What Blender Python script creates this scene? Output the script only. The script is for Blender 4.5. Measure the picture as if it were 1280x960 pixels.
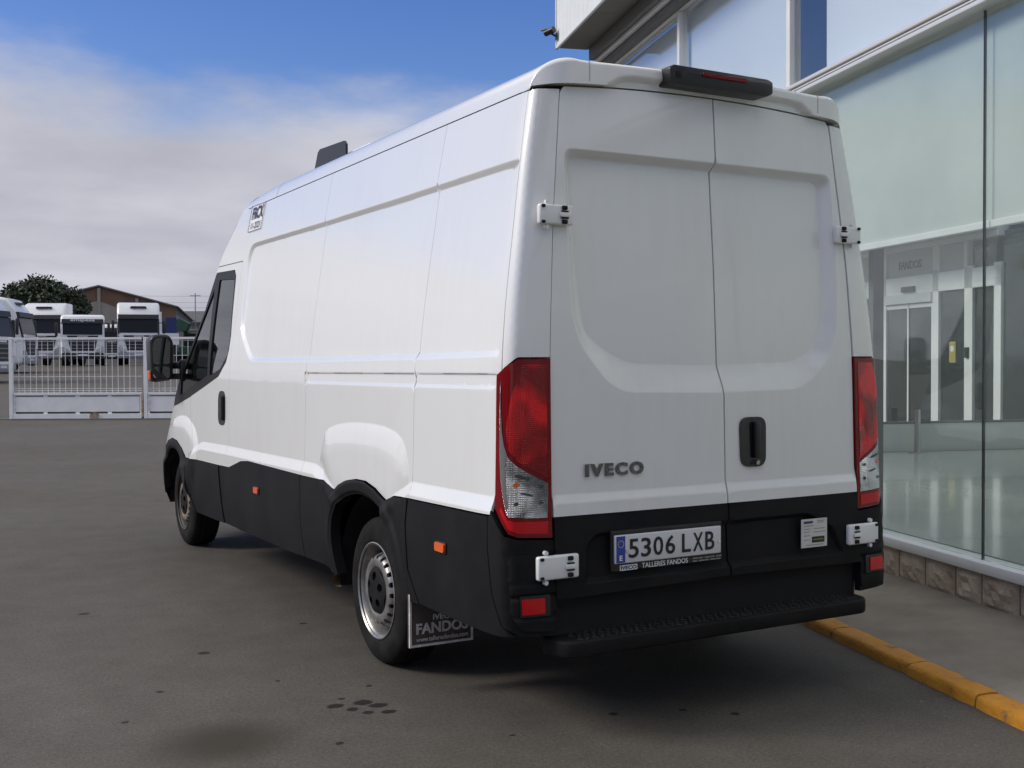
import bpy, bmesh, math, random
import numpy as np
from mathutils import Vector, Matrix
from mathutils.geometry import delaunay_2d_cdt

random.seed(7)
scene = bpy.context.scene
for o in list(bpy.data.objects):
    bpy.data.objects.remove(o, do_unlink=True)
COL = scene.collection
PI = math.pi

# ------------------------------------------------------------------ camera
CAM = Vector((-2.9551, -3.5848, 1.4238))
YAW, PITCH, ROLL = 0.51011, -0.02079, -0.00429
FPX = 1396.2
Fv = Vector((math.sin(YAW)*math.cos(PITCH), math.cos(YAW)*math.cos(PITCH), math.sin(PITCH)))
Rv0 = Vector((math.cos(YAW), -math.sin(YAW), 0))
Uv0 = Rv0.cross(Fv)
Rv = Rv0*math.cos(ROLL)+Uv0*math.sin(ROLL)
Uv = -Rv0*math.sin(ROLL)+Uv0*math.cos(ROLL)
cd = bpy.data.cameras.new('camera'); co = bpy.data.objects.new('camera', cd); COL.objects.link(co)
M = Matrix.Identity(4)
for i in range(3):
    M[i][0] = Rv[i]; M[i][1] = Uv[i]; M[i][2] = -Fv[i]; M[i][3] = CAM[i]
co.matrix_world = M
cd.sensor_width = 36; cd.lens = FPX/1280*36; cd.clip_end = 3000; cd.clip_start = .05
scene.camera = co

# ------------------------------------------------------------------ sky, sun, exposure
SUN_DIR = Vector((-.80, .33, .62)).normalized()      # towards the sun
sun_el = math.asin(SUN_DIR.z); sun_az = math.atan2(SUN_DIR.x, SUN_DIR.y)
w = bpy.data.worlds.new('World'); scene.world = w; w.use_nodes = True
nt = w.node_tree; nt.nodes.clear()
def N(t, **k):
    n = nt.nodes.new(t)
    for a, b in k.items(): setattr(n, a, b)
    return n
def LK(a, b): nt.links.new(a, b)
out = N('ShaderNodeOutputWorld')
sky = N('ShaderNodeTexSky', sky_type='NISHITA', sun_disc=False, sun_elevation=sun_el, sun_rotation=sun_az)
sky.air_density = 1.0; sky.dust_density = .4; sky.ozone_density = 1.6
bg1 = N('ShaderNodeBackground'); bg1.inputs[1].default_value = .11
hs = N('ShaderNodeHueSaturation'); hs.inputs['Saturation'].default_value = 1.35; hs.inputs['Hue'].default_value = .522; hs.inputs['Value'].default_value = 1.0; LK(sky.outputs[0], hs.inputs['Color']); LK(hs.outputs[0], bg1.inputs[0])
bg2 = N('ShaderNodeBackground'); bg2.inputs[1].default_value = 1.0
tc = N('ShaderNodeTexCoord'); sep = N('ShaderNodeSeparateXYZ'); LK(tc.outputs['Generated'], sep.inputs[0])
def math_n(op, a, b=None, clamp=False):
    n = N('ShaderNodeMath', operation=op, use_clamp=clamp)
    for i, v in enumerate((a, b)):
        if v is None: continue
        if isinstance(v, (int, float)): n.inputs[i].default_value = v
        else: LK(v, n.inputs[i])
    return n.outputs[0]
zc = math_n('MAXIMUM', sep.outputs[2], 0.0)
den = math_n('ADD', zc, .16)
comb = N('ShaderNodeCombineXYZ')
LK(math_n('DIVIDE', sep.outputs[0], den), comb.inputs[0]); LK(math_n('DIVIDE', sep.outputs[1], den), comb.inputs[1])
n1 = N('ShaderNodeTexNoise'); n1.inputs['Scale'].default_value = .70; n1.inputs['Detail'].default_value = 9; n1.inputs['Roughness'].default_value = .56
LK(comb.outputs[0], n1.inputs['Vector'])
# cloud bank low over the horizon, broken cloud higher up
mr = N('ShaderNodeMapRange'); mr.inputs[1].default_value = .15; mr.inputs[2].default_value = .28; mr.inputs[3].default_value = .42; mr.inputs[4].default_value = -.10
LK(zc, mr.inputs[0])
mr3 = N('ShaderNodeMapRange'); mr3.inputs[1].default_value = .40; mr3.inputs[2].default_value = .62; mr3.inputs[3].default_value = 0; mr3.inputs[4].default_value = .34  # thicker cloud added overhead, out of frame, to cut the blue ambient
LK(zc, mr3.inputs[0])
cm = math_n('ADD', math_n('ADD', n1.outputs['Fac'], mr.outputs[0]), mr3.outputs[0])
mr2 = N('ShaderNodeMapRange', interpolation_type='SMOOTHSTEP'); mr2.inputs[1].default_value = .48; mr2.inputs[2].default_value = .74
LK(cm, mr2.inputs[0])
n2 = N('ShaderNodeTexNoise'); n2.inputs['Scale'].default_value = 1.3; n2.inputs['Detail'].default_value = 5
LK(comb.outputs[0], n2.inputs['Vector'])
cr = N('ShaderNodeValToRGB')
cr.color_ramp.elements[0].position = .30; cr.color_ramp.elements[0].color = (.35, .355, .41, 1)
cr.color_ramp.elements[1].position = .72; cr.color_ramp.elements[1].color = (.54, .545, .605, 1)
LK(n2.outputs['Fac'], cr.inputs[0])
# unseen overhead cloud, made whiter and brighter to neutralise and lift the ambient light
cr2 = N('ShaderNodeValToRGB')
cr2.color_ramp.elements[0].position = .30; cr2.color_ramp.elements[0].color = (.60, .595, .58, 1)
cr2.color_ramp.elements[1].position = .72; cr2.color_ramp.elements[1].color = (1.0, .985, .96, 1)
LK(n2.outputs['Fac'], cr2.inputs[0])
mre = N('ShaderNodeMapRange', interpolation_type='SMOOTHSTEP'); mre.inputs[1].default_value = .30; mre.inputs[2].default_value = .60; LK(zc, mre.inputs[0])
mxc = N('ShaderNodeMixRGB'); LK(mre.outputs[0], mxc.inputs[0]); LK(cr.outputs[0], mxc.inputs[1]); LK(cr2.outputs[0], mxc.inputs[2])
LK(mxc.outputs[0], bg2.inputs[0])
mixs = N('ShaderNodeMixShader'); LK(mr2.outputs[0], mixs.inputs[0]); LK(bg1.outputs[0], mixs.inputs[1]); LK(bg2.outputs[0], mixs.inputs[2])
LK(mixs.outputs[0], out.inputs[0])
sd = bpy.data.lights.new('sun', 'SUN'); so = bpy.data.objects.new('sun', sd); COL.objects.link(so)
sd.energy = 2.0; sd.angle = math.radians(18); sd.color = (1, .94, .86)
so.rotation_euler = (-SUN_DIR).to_track_quat('-Z', 'Y').to_euler()
scene.view_settings.view_transform = 'Standard'; scene.view_settings.look = 'None'
scene.view_settings.exposure = 0.28; scene.view_settings.gamma = 1.0; scene.view_settings.use_curve_mapping = False

# ------------------------------------------------------------------ materials
def mat(name, col, rough=.6, metal=0., coat=0., coat_r=.03, spec=.5, var=.0, vscale=6., bump=0., bscale=120., var2=None, dirt=None):
    m = bpy.data.materials.new(name); m.use_nodes = True
    t = m.node_tree; b = t.nodes['Principled BSDF']
    b.inputs['Base Color'].default_value = (*col, 1); b.inputs['Roughness'].default_value = rough
    b.inputs['Metallic'].default_value = metal; b.inputs['Coat Weight'].default_value = coat
    b.inputs['Coat Roughness'].default_value = coat_r; b.inputs['Specular IOR Level'].default_value = spec
    tcn = t.nodes.new('ShaderNodeTexCoord')
    if var > 0 or var2:
        n = t.nodes.new('ShaderNodeTexNoise'); n.inputs['Scale'].default_value = vscale; n.inputs['Detail'].default_value = 8; n.inputs['Roughness'].default_value = .6
        t.links.new(tcn.outputs['Object'], n.inputs['Vector'])
        r = t.nodes.new('ShaderNodeValToRGB'); r.color_ramp.elements[0].position = .32; r.color_ramp.elements[1].position = .70
        c2 = var2 if var2 else tuple(min(1, c*(1+var)) for c in col)
        c1 = tuple(c*(1-var) for c in col)
        r.color_ramp.elements[0].color = (*c1, 1); r.color_ramp.elements[1].color = (*c2, 1)
        t.links.new(n.outputs['Fac'], r.inputs[0]); t.links.new(r.outputs[0], b.inputs['Base Color'])
    if bump > 0:
        n = t.nodes.new('ShaderNodeTexNoise'); n.inputs['Scale'].default_value = bscale; n.inputs['Detail'].default_value = 4
        t.links.new(tcn.outputs['Object'], n.inputs['Vector'])
        bp_ = t.nodes.new('ShaderNodeBump'); bp_.inputs['Strength'].default_value = bump; bp_.inputs['Distance'].default_value = .01
        t.links.new(n.outputs['Fac'], bp_.inputs['Height']); t.links.new(bp_.outputs[0], b.inputs['Normal'])
    return m
def node(m, t): return m.node_tree.nodes.new(t)
def glass_mat(name, tint, refl=.04, rough=.0, boost=1.0):
    m = bpy.data.materials.new(name); m.use_nodes = True; t = m.node_tree; t.nodes.clear()
    o = t.nodes.new('ShaderNodeOutputMaterial'); tr = t.nodes.new('ShaderNodeBsdfTransparent'); gl = t.nodes.new('ShaderNodeBsdfGlossy')
    tr.inputs[0].default_value = (*tint, 1); gl.inputs['Roughness'].default_value = rough; gl.inputs[0].default_value = (boost, boost, boost, 1)
    lw = t.nodes.new('ShaderNodeLayerWeight'); lw.inputs['Blend'].default_value = .5
    fr = t.nodes.new('ShaderNodeMath'); fr.operation = 'POWER'; fr.inputs[1].default_value = 5.0; t.links.new(lw.outputs['Facing'], fr.inputs[0])
    ma = t.nodes.new('ShaderNodeMath'); ma.operation = 'ADD'; ma.inputs[1].default_value = .03+refl; ma.use_clamp = True
    # slight unevenness of the sheet, seen only in its reflections
    tcn = t.nodes.new('ShaderNodeTexCoord'); nz = t.nodes.new('ShaderNodeTexNoise'); nz.inputs['Scale'].default_value = 1.1; nz.inputs['Detail'].default_value = 1; t.links.new(tcn.outputs['Object'], nz.inputs['Vector'])
    bu = t.nodes.new('ShaderNodeBump'); bu.inputs['Strength'].default_value = .12; bu.inputs['Distance'].default_value = .03; t.links.new(nz.outputs['Fac'], bu.inputs['Height']); t.links.new(bu.outputs[0], gl.inputs['Normal'])
    mx = t.nodes.new('ShaderNodeMixShader')
    t.links.new(fr.outputs[0], ma.inputs[0]); t.links.new(ma.outputs[0], mx.inputs[0]); t.links.new(tr.outputs[0], mx.inputs[1]); t.links.new(gl.outputs[0], mx.inputs[2]); t.links.new(mx.outputs[0], o.inputs[0])
    return m

MT = {}
def van_paint():
    m = mat('van_white_paint', (.79, .795, .78), rough=.35, coat=1.0, coat_r=.03)
    m.node_tree.nodes['Principled BSDF'].inputs['Coat IOR'].default_value = 1.6
    t = m.node_tree; b = t.nodes['Principled BSDF']; L = t.links
    tcn = t.nodes.new('ShaderNodeTexCoord')
    # road grime: vertical streaks and a dusty film that thickens in blotches low on the body
    mp = t.nodes.new('ShaderNodeMapping'); mp.inputs['Scale'].default_value = (9, 9, .9); L.new(tcn.outputs['Object'], mp.inputs[0])
    n = t.nodes.new('ShaderNodeTexNoise'); n.inputs['Scale'].default_value = 2.2; n.inputs['Detail'].default_value = 9; n.inputs['Roughness'].default_value = .65; L.new(mp.outputs[0], n.inputs[0])
    n3 = t.nodes.new('ShaderNodeTexNoise'); n3.inputs['Scale'].default_value = 1.7; n3.inputs['Detail'].default_value = 8; L.new(tcn.outputs['Object'], n3.inputs[0])
    ml = t.nodes.new('ShaderNodeMath'); ml.operation = 'MULTIPLY'; L.new(n.outputs['Fac'], ml.inputs[0]); L.new(n3.outputs['Fac'], ml.inputs[1])
    r = t.nodes.new('ShaderNodeValToRGB'); r.color_ramp.elements[0].position = .22; r.color_ramp.elements[1].position = .46
    r.color_ramp.elements[0].color = (.79, .795, .78, 1); r.color_ramp.elements[1].color = (.757, .755, .735, 1)
    L.new(ml.outputs[0], r.inputs[0]); L.new(r.outputs[0], b.inputs['Base Color'])
    rr = t.nodes.new('ShaderNodeMapRange'); rr.inputs[3].default_value = .015; rr.inputs[4].default_value = .07; L.new(n3.outputs['Fac'], rr.inputs[0]); L.new(rr.outputs[0], b.inputs['Coat Roughness'])
    # faint waviness of pressed sheet metal
    nb = t.nodes.new('ShaderNodeTexNoise'); nb.inputs['Scale'].default_value = 3.5; nb.inputs['Detail'].default_value = 1; L.new(tcn.outputs['Object'], nb.inputs[0])
    bu = t.nodes.new('ShaderNodeBump'); bu.inputs['Strength'].default_value = .06; bu.inputs['Distance'].default_value = .02; L.new(nb.outputs['Fac'], bu.inputs['Height']); L.new(bu.outputs[0], b.inputs['Normal']); L.new(bu.outputs[0], b.inputs['Coat Normal'])
    return m
MT['paint'] = van_paint()
MT['clad'] = mat('black_grained_plastic', (.006, .0063, .0072), rough=.62, spec=.16, var2=(.014, .014, .0145), vscale=3.0, bump=.25, bscale=420)
MT['black'] = mat('black_plastic', (.012, .012, .013), rough=.38)
MT['dark'] = mat('underbody_black', (.008, .008, .008), rough=.9)
MT['gloss'] = mat('gloss_black_trim', (.010, .010, .011), rough=.12, coat=.6)
MT['trim'] = mat('satin_black_trim', (.012, .012, .013), rough=.5, spec=.3)
MT['rubber'] = mat('tyre_rubber', (.008, .008, .008), rough=.85, spec=.15, var2=(.022, .021, .020), vscale=9, bump=.15, bscale=160)
MT['silver'] = mat('wheel_silver_paint', (.20, .195, .185), rough=.36, metal=.7, var2=(.42, .41, .39), vscale=14)
MT['rust'] = mat('brake_dusted_steel', (.15, .115, .09), rough=.6, metal=.3, var2=(.30, .24, .19), vscale=18)
MT['rim_dirty'] = mat('brake_dusted_rim', (.020, .018, .017), rough=.6, metal=.3, var2=(.06, .054, .05), vscale=10)
MT['red'] = mat('red_lens', (.17, .001, .004), rough=.15, coat=.3, coat_r=.01, spec=.3)
MT['redhot'] = mat('bright_red_lens', (.52, .003, .008), rough=.25, coat=.3, spec=.3)
MT['amber'] = mat('amber_lens', (.80, .12, .015), rough=.2, coat=.8)
MT['tr_dk'] = mat('lamp_shadow_grey', (.06, .06, .065), rough=.3)
MT['crescent'] = mat('grey_lamp_crescent', (.26, .265, .27), rough=.15, metal=.6, coat=1)
MT['lens'] = mat('clear_lens_chrome', (.72, .73, .74), rough=.12, metal=.85)
def lamp_pattern(name, c1, c2, scale, metal, rough):
    m = mat(name, c1, rough=rough, metal=metal, coat=.25, spec=.3)
    t = m.node_tree; b = t.nodes['Principled BSDF']; L = t.links; tcn = t.nodes.new('ShaderNodeTexCoord')
    mp = t.nodes.new('ShaderNodeMapping'); mp.inputs['Scale'].default_value = (scale, scale, scale); L.new(tcn.outputs['Object'], mp.inputs[0])
    vo = t.nodes.new('ShaderNodeTexVoronoi'); vo.distance = 'CHEBYCHEV'; vo.inputs['Randomness'].default_value = .12; vo.inputs['Scale'].default_value = 1; L.new(mp.outputs[0], vo.inputs['Vector'])
    bu = t.nodes.new('ShaderNodeBump'); bu.inputs['Strength'].default_value = .9; bu.inputs['Distance'].default_value = .006; L.new(vo.outputs['Distance'], bu.inputs['Height']); L.new(bu.outputs[0], b.inputs['Normal'])
    n = t.nodes.new('ShaderNodeTexNoise'); n.inputs['Scale'].default_value = 6; n.inputs['Detail'].default_value = 1; n.inputs['Distortion'].default_value = .8; L.new(tcn.outputs['Object'], n.inputs[0])
    r = t.nodes.new('ShaderNodeValToRGB'); r.color_ramp.elements[0].position = .38; r.color_ramp.elements[1].position = .62; r.color_ramp.elements[0].color = (*c1, 1); r.color_ramp.elements[1].color = (*c2, 1)
    L.new(n.outputs['Fac'], r.inputs[0]); L.new(r.outputs[0], b.inputs['Base Color']); return m
MT['red_pattern'] = lamp_pattern('red_lens_prisms', (.22, .001, .003), (.80, .004, .010), 130, .0, .25)
MT['clear_pattern'] = lamp_pattern('clear_lens_prisms', (.22, .225, .23), (.80, .81, .83), 120, .8, .12)
MT['chrome'] = mat('chrome', (.55, .55, .54), rough=.15, metal=1)
MT['badge'] = mat('dark_chrome_badge', (.20, .20, .195), rough=.18, metal=1)
MT['dusty'] = mat('dusty_black_plastic', (.016, .016, .016), rough=.7, var2=(.05, .048, .045), vscale=9)
MT['white'] = mat('white_paint', (.74, .75, .75), rough=.45, var=.06, vscale=5)
MT['hinge'] = mat('white_hinge_paint', (.78, .79, .78), rough=.3, coat=.5)
MT['plate'] = mat('plate_white', (.66, .67, .69), rough=.35, var=.05, vscale=10)
MT['blue'] = mat('plate_blue', (.02, .05, .34), rough=.4)
MT['ink'] = mat('black_ink', (.010, .010, .011), rough=.5)
MT['navy'] = mat('navy_ink', (.03, .035, .10), rough=.5)
MT['print'] = mat('white_print', (.82, .82, .82), rough=.5)
MT['print_grey'] = mat('grey_print', (.30, .29, .28), rough=.6)
MT['flap_print'] = mat('flap_print', (.62, .58, .53), rough=.7, var=.25, vscale=25)
MT['paper'] = mat('sticker_paper', (.62, .62, .60), rough=.5, var=.08, vscale=40)
MT['seat'] = mat('seat_fabric', (.03, .03, .034), rough=.9)
MT['tan'] = mat('exhaust_tan', (.46, .35, .23), rough=.5, metal=.2)
MT['mirror'] = mat('mirror_glass', (.30, .315, .32), rough=.03, metal=1)
MT['cabglass'] = glass_mat('cab_glass', (.16, .195, .19), refl=.05)

# ------------------------------------------------------------------ mesh helpers
LOCAL = [False]     # True: parts are given in their thing's own frame; False: in world coordinates
def link(name, me, m, parent=None, smooth=False):
    if m is not None: me.materials.append(m)
    o = bpy.data.objects.new(name, me); COL.objects.link(o)
    if parent is not None:
        o.parent = parent
        if not LOCAL[0]: o.matrix_parent_inverse = (Matrix.Translation(parent.location) @ Matrix.Rotation(parent.rotation_euler.z, 4, 'Z')).inverted()
    if smooth:
        for p_ in me.polygons: p_.use_smooth = True
    return o
def tag(o, label=None, cat=None, group=None, kind=None):
    if label: o['label'] = label
    if cat: o['category'] = cat
    if group: o['group'] = group
    if kind: o['kind'] = kind
    return o
def empty(name, loc, rz=0, label=None, cat=None, group=None):
    o = bpy.data.objects.new(name, None); COL.objects.link(o); o.location = loc; o.rotation_euler = (0, 0, rz); o.empty_display_size = .2
    return tag(o, label, cat, group)
class MB:
    def __init__(s): s.bm = bmesh.new()
    def box(s, c, d, rot=None, bev=0, seg=2):
        g = bmesh.ops.create_cube(s.bm, size=1); vs = g['verts']
        bmesh.ops.scale(s.bm, vec=d, verts=vs)
        if bev > 0:
            es = list({e for v in vs for e in v.link_edges})
            r = bmesh.ops.bevel(s.bm, geom=es, offset=bev, segments=seg, profile=.5, affect='EDGES'); vs = list({v for f in r['faces'] for v in f.verts} | {v for v in vs if v.is_valid})
        mt = Matrix.Translation(Vector(c))
        if rot is not None: mt = mt @ rot
        bmesh.ops.transform(s.bm, matrix=mt, verts=vs); return s
    def bx(s, x0, x1, y0, y1, z0, z1, bev=0, seg=2):
        return s.box(((x0+x1)/2, (y0+y1)/2, (z0+z1)/2), (abs(x1-x0), abs(y1-y0), abs(z1-z0)), None, bev, seg)
    def tube(s, a, b, r, n=10, r2=None, cap=True):
        a = Vector(a); b = Vector(b); dv = b-a
        q = dv.to_track_quat('Z', 'Y').to_matrix().to_4x4()
        g = bmesh.ops.create_cone(s.bm, cap_ends=cap, segments=n, radius1=r, radius2=r if r2 is None else r2, depth=dv.length)
        bmesh.ops.transform(s.bm, matrix=Matrix.Translation((a+b)/2) @ q, verts=g['verts']); return s
    def prism(s, pts, axis, a, b):
        """polygon pts extruded along axis ('x','y','z') from a to b"""
        def V(p, t):
            if axis == 'x': return (t, p[0], p[1])
            if axis == 'y': return (p[0], t, p[1])
            return (p[0], p[1], t)
        v0 = [s.bm.verts.new(V(p, a)) for p in pts]; v1 = [s.bm.verts.new(V(p, b)) for p in pts]; n = len(pts)
        fs = [s.bm.faces.new(v0), s.bm.faces.new(v1[::-1])]
        for i in range(n): fs.append(s.bm.faces.new((v0[i], v1[i], v1[(i+1) % n], v0[(i+1) % n])))
        bmesh.ops.recalc_face_normals(s.bm, faces=fs); return s
    def quad(s, *ps):
        s.bm.faces.new([s.bm.verts.new(p) for p in ps]); return s
    def lathe(s, prof, axis_o, n=48, ang0=0, ang1=2*PI, close=True):
        """prof: (x_along_axis, radius); axis parallel to x through axis_o"""
        ox, oy, oz = axis_o; rings = []
        k = n if close else n+1
        for i in range(k):
            a = ang0+(ang1-ang0)*i/n
            rings.append([s.bm.verts.new((ox+x, oy+r*math.cos(a), oz+r*math.sin(a))) for x, r in prof])
        for i in range(n):
            A = rings[i]; B = rings[(i+1) % k]
            for j in range(len(prof)-1): s.bm.faces.new((A[j], A[j+1], B[j+1], B[j]))
        return s
    def build(s, name, m, parent=None, smooth=False, angle=None):
        me = bpy.data.meshes.new(name); 
        s.bm.to_mesh(me); s.bm.free()
        o = link(name, me, m, parent, smooth)
        if angle is not None:
            for p_ in me.polygons: p_.use_smooth = True
            me.set_sharp_from_angle(angle=math.radians(angle))
        return o

def seg_dist(P, poly, closed=True):
    P = np.asarray(P, float); A = np.asarray(poly, float)
    B = np.roll(A, -1, 0) if closed else A[1:]
    if not closed: A = A[:-1]
    best = np.full(len(P), 1e9)
    for a, b in zip(A, B):
        ab = b-a; L2 = max(ab@ab, 1e-12)
        t = np.clip(((P-a)@ab)/L2, 0, 1); d = P-a-t[:, None]*ab
        best = np.minimum(best, np.hypot(d[:, 0], d[:, 1]))
    return best
def inside(P, poly):
    P = np.asarray(P, float); A = np.asarray(poly, float); B = np.roll(A, -1, 0); r = np.zeros(len(P), bool)
    for (x1, y1), (x2, y2) in zip(A, B):
        if y1 == y2: continue
        c = ((y1 > P[:, 1]) != (y2 > P[:, 1])) & (P[:, 0] < (x2-x1)*(P[:, 1]-y1)/(y2-y1)+x1); r ^= c
    return r
def sdf(P, poly):           # positive inside
    d = seg_dist(P, poly); return np.where(inside(P, poly), d, -d)
def sstep(a, b, x):
    t = np.clip((x-a)/(b-a), 0, 1); return t*t*(3-2*t)
def lstep(a, b, x):
    t = np.clip((x-a)/(b-a), 0, 1); return .86*t+.14*t*t*(3-2*t)
def resample(poly, h, closed=True):
    out_ = []; n = len(poly)
    for i in range(n if closed else n-1):
        a = np.array(poly[i], float); b = np.array(poly[(i+1) % n], float); k = max(1, int(math.ceil(np.hypot(*(b-a))/h)))
        for j in range(k): out_.append(a+(b-a)*j/k)
    if not closed: out_.append(np.array(poly[-1], float))
    return np.array(out_)
def rounded(poly, r, seg=5):
    """round polygon corners; r: number or list"""
    out_ = []; n = len(poly)
    for i in range(n):
        p0 = np.array(poly[i-1], float); p = np.array(poly[i], float); p1 = np.array(poly[(i+1) % n], float)
        rr = r[i] if isinstance(r, (list, tuple)) else r
        a = p0-p; b = p1-p; la = np.hypot(*a); lb = np.hypot(*b); q = min(rr, la*.48, lb*.48)
        if q < 1e-5: out_.append(tuple(p)); continue
        s = p+a/la*q; e = p+b/lb*q
        for j in range(seg+1):
            t = j/seg; out_.append(tuple((1-t)**2*s+2*t*(1-t)*p+t*t*e))
    return out_
def catmull(pts, n=6, closed=False):
    P = [np.array(p, float) for p in pts]; out_ = []; m = len(P)
    for i in range(m if closed else m-1):
        p0 = P[i-1] if (closed or i > 0) else P[0]; p1 = P[i]; p2 = P[(i+1) % m]; p3 = P[(i+2) % m] if (closed or i+2 < m) else P[-1]
        for j in range(n):
            t = j/n; out_.append(tuple(.5*((2*p1)+(p2-p0)*t+(2*p0-5*p1+4*p2-p3)*t*t+(3*p1-p0-3*p2+p3)*t**3)))
    if not closed: out_.append(tuple(P[-1]))
    return out_
def cdt_panel(name, outline, S, m, parent, h=.06, hb=.03, holes=(), refine=(), flange=.012, sgn=1):
    """sheet over a 2D outline, mapped by S(u,v)->xyz with exact normals; returned edge flange gives it thickness"""
    loops = [resample(outline, hb)]+[resample(q, min(hb, .02)) for q in holes]
    lo = loops[0].min(0); hi = loops[0].max(0); pts = []
    def grid(s, jit=.0):
        nx = max(2, int((hi[0]-lo[0])/s)+1); ny = max(2, int((hi[1]-lo[1])/s)+1)
        gx, gy = np.meshgrid(np.linspace(lo[0], hi[0], nx), np.linspace(lo[1], hi[1], ny)); gx = gx+((np.arange(ny) % 2)*s*.5)[:, None]
        return np.column_stack([gx.ravel(), gy.ravel()])
    G = grid(h); keep = inside(G, loops[0]) & (seg_dist(G, loops[0]) > h*.35)
    for q in loops[1:]: keep &= ~inside(G, q) & (seg_dist(G, q) > h*.35)
    fine = []
    used = set(); sb = np.vstack(loops)
    for p_ in sb: used.add((int(p_[0]//.0035), int(p_[1]//.0035)))
    for poly, step, offs, closed in refine:
        A = resample(poly, step, closed); T_ = (np.roll(A, -1, 0)-np.roll(A, 1, 0)) if closed else np.gradient(A, axis=0)
        T_ /= np.maximum(np.hypot(T_[:, 0], T_[:, 1]), 1e-9)[:, None]; Nr = np.column_stack([-T_[:, 1], T_[:, 0]])
        if closed:
            if inside(A[len(A)//3:len(A)//3+1]+Nr[len(A)//3]*.004, poly)[0] == False: Nr = -Nr
        elif Nr[:, 1].sum() > 0: Nr = -Nr        # open lines: positive offsets run downwards
        lo_o, hi_o = min(offs), max(offs)
        g = np.vstack([A+Nr*o_ for o_ in offs])
        kk = inside(g, loops[0]) & (seg_dist(g, loops[0]) > .004)
        for q in loops[1:]: kk &= ~inside(g, q) & (seg_dist(g, q) > .004)
        gg = []
        for p_ in g[kk]:
            k_ = (int(p_[0]//.0035), int(p_[1]//.0035))
            if k_ in used: continue
            used.add(k_); gg.append(p_)
        if not gg: continue
        fine.append(np.array(gg))
        if keep.any(): keep[keep] &= seg_dist(G[keep], poly, closed) > max(-lo_o, hi_o if hi_o < .1 else .06)
    pts = [G[keep]]+fine
    V = []; E = []
    for L in loops:
        k = len(V); V += [tuple(p) for p in L]; E += [(k+i, k+(i+1) % len(L)) for i in range(len(L))]
    nb = len(V)
    for g in pts: V += [tuple(p) for p in g]
    r = delaunay_2d_cdt([Vector(v) for v in V], E, [], 0, 1e-6)
    P = np.array([tuple(v) for v in r[0]]); T = np.array([f for f in r[2] if len(f) == 3])
    c = P[T].mean(1); ok = inside(c, loops[0])
    for q in loops[1:]: ok &= ~inside(c, q)
    T = T[ok]
    e = 1e-4
    X = S(P[:, 0], P[:, 1])
    Su = S(P[:, 0]+e, P[:, 1])-S(P[:, 0]-e, P[:, 1]); Sv = S(P[:, 0], P[:, 1]+e)-S(P[:, 0], P[:, 1]-e)
    Nn = np.cross(Su, Sv)*sgn; Nn /= np.maximum(np.linalg.norm(Nn, axis=1), 1e-12)[:, None]
    # orient triangles
    fn = np.cross(X[T[:, 1]]-X[T[:, 0]], X[T[:, 2]]-X[T[:, 0]]); fl = (fn*Nn[T].mean(1)).sum(1) < 0
    T[fl] = T[fl][:, ::-1]
    verts = [tuple(x) for x in X]; norms = [tuple(x) for x in Nn]; faces = [tuple(int(i) for i in t) for t in T]
    if flange > 0:
        cnt = {}
        for a, b, c_ in faces:
            for u, v in ((a, b), (b, c_), (c_, a)): cnt[(u, v)] = 1
        bd = [(u, v) for (u, v) in cnt if (v, u) not in cnt]
        for u, v in bd:
            pu, pv = X[u], X[v]; d = pv-pu; n_ = np.cross(d, Nn[u]); n_ = n_/max(np.linalg.norm(n_), 1e-9)
            k = len(verts); verts += [tuple(pu), tuple(pu-Nn[u]*flange), tuple(pv-Nn[v]*flange), tuple(pv)]
            norms += [tuple(n_)]*4; faces.append((k, k+1, k+2, k+3))
    me = bpy.data.meshes.new(name); me.from_pydata(verts, [], faces)
    for p_ in me.polygons: p_.use_smooth = True
    me.normals_split_custom_set_from_vertices(norms)
    return link(name, me, m, parent)

def text(name, body, o, right, up, width, height, m, parent, depth=.0015, bold=0., shear=0., spacing=1.0):
    cu = bpy.data.curves.new(name, 'FONT'); cu.body = body; cu.offset = bold; cu.shear = shear; cu.extrude = .01; cu.resolution_u = 3; cu.space_character = spacing
    ob = bpy.data.objects.new(name, cu); COL.objects.link(ob); bpy.context.view_layer.update()
    me = bpy.data.meshes.new_from_object(ob.evaluated_get(bpy.context.evaluated_depsgraph_get())); bpy.data.objects.remove(ob); bpy.data.curves.remove(cu)
    c = np.empty(len(me.vertices)*3); me.vertices.foreach_get('co', c); c = c.reshape(-1, 3)
    lo, hi = c.min(0), c.max(0)
    R_ = np.array(right, float); U_ = np.array(up, float); R_ /= np.linalg.norm(R_); U_ /= np.linalg.norm(U_); Nn = np.cross(R_, U_)
    t = (c-lo)/np.maximum(hi-lo, 1e-9)
    X = np.array(o, float)+np.outer(t[:, 0]*width, R_)+np.outer(t[:, 1]*height, U_)+np.outer(t[:, 2]*depth, Nn)
    me.vertices.foreach_set('co', X.ravel()); me.materials.clear(); me.update()
    return link(name, me, m, parent)
def smooth_table(T, lo, hi, sig):
    z = np.linspace(lo-.5, hi+.5, 1200); v = np.interp(z, [a for a, _ in T], [b for _, b in T])
    dz = z[1]-z[0]; k = int(3*sig/dz); g = np.exp(-.5*(np.arange(-k, k+1)*dz/sig)**2); g /= g.sum()
    vp = np.pad(v, k, mode='edge'); vs = np.convolve(vp, g, 'valid')
    # cubic-ish: linear interpolation of dense smooth samples
    return lambda q: np.interp(q, z, vs)

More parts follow.
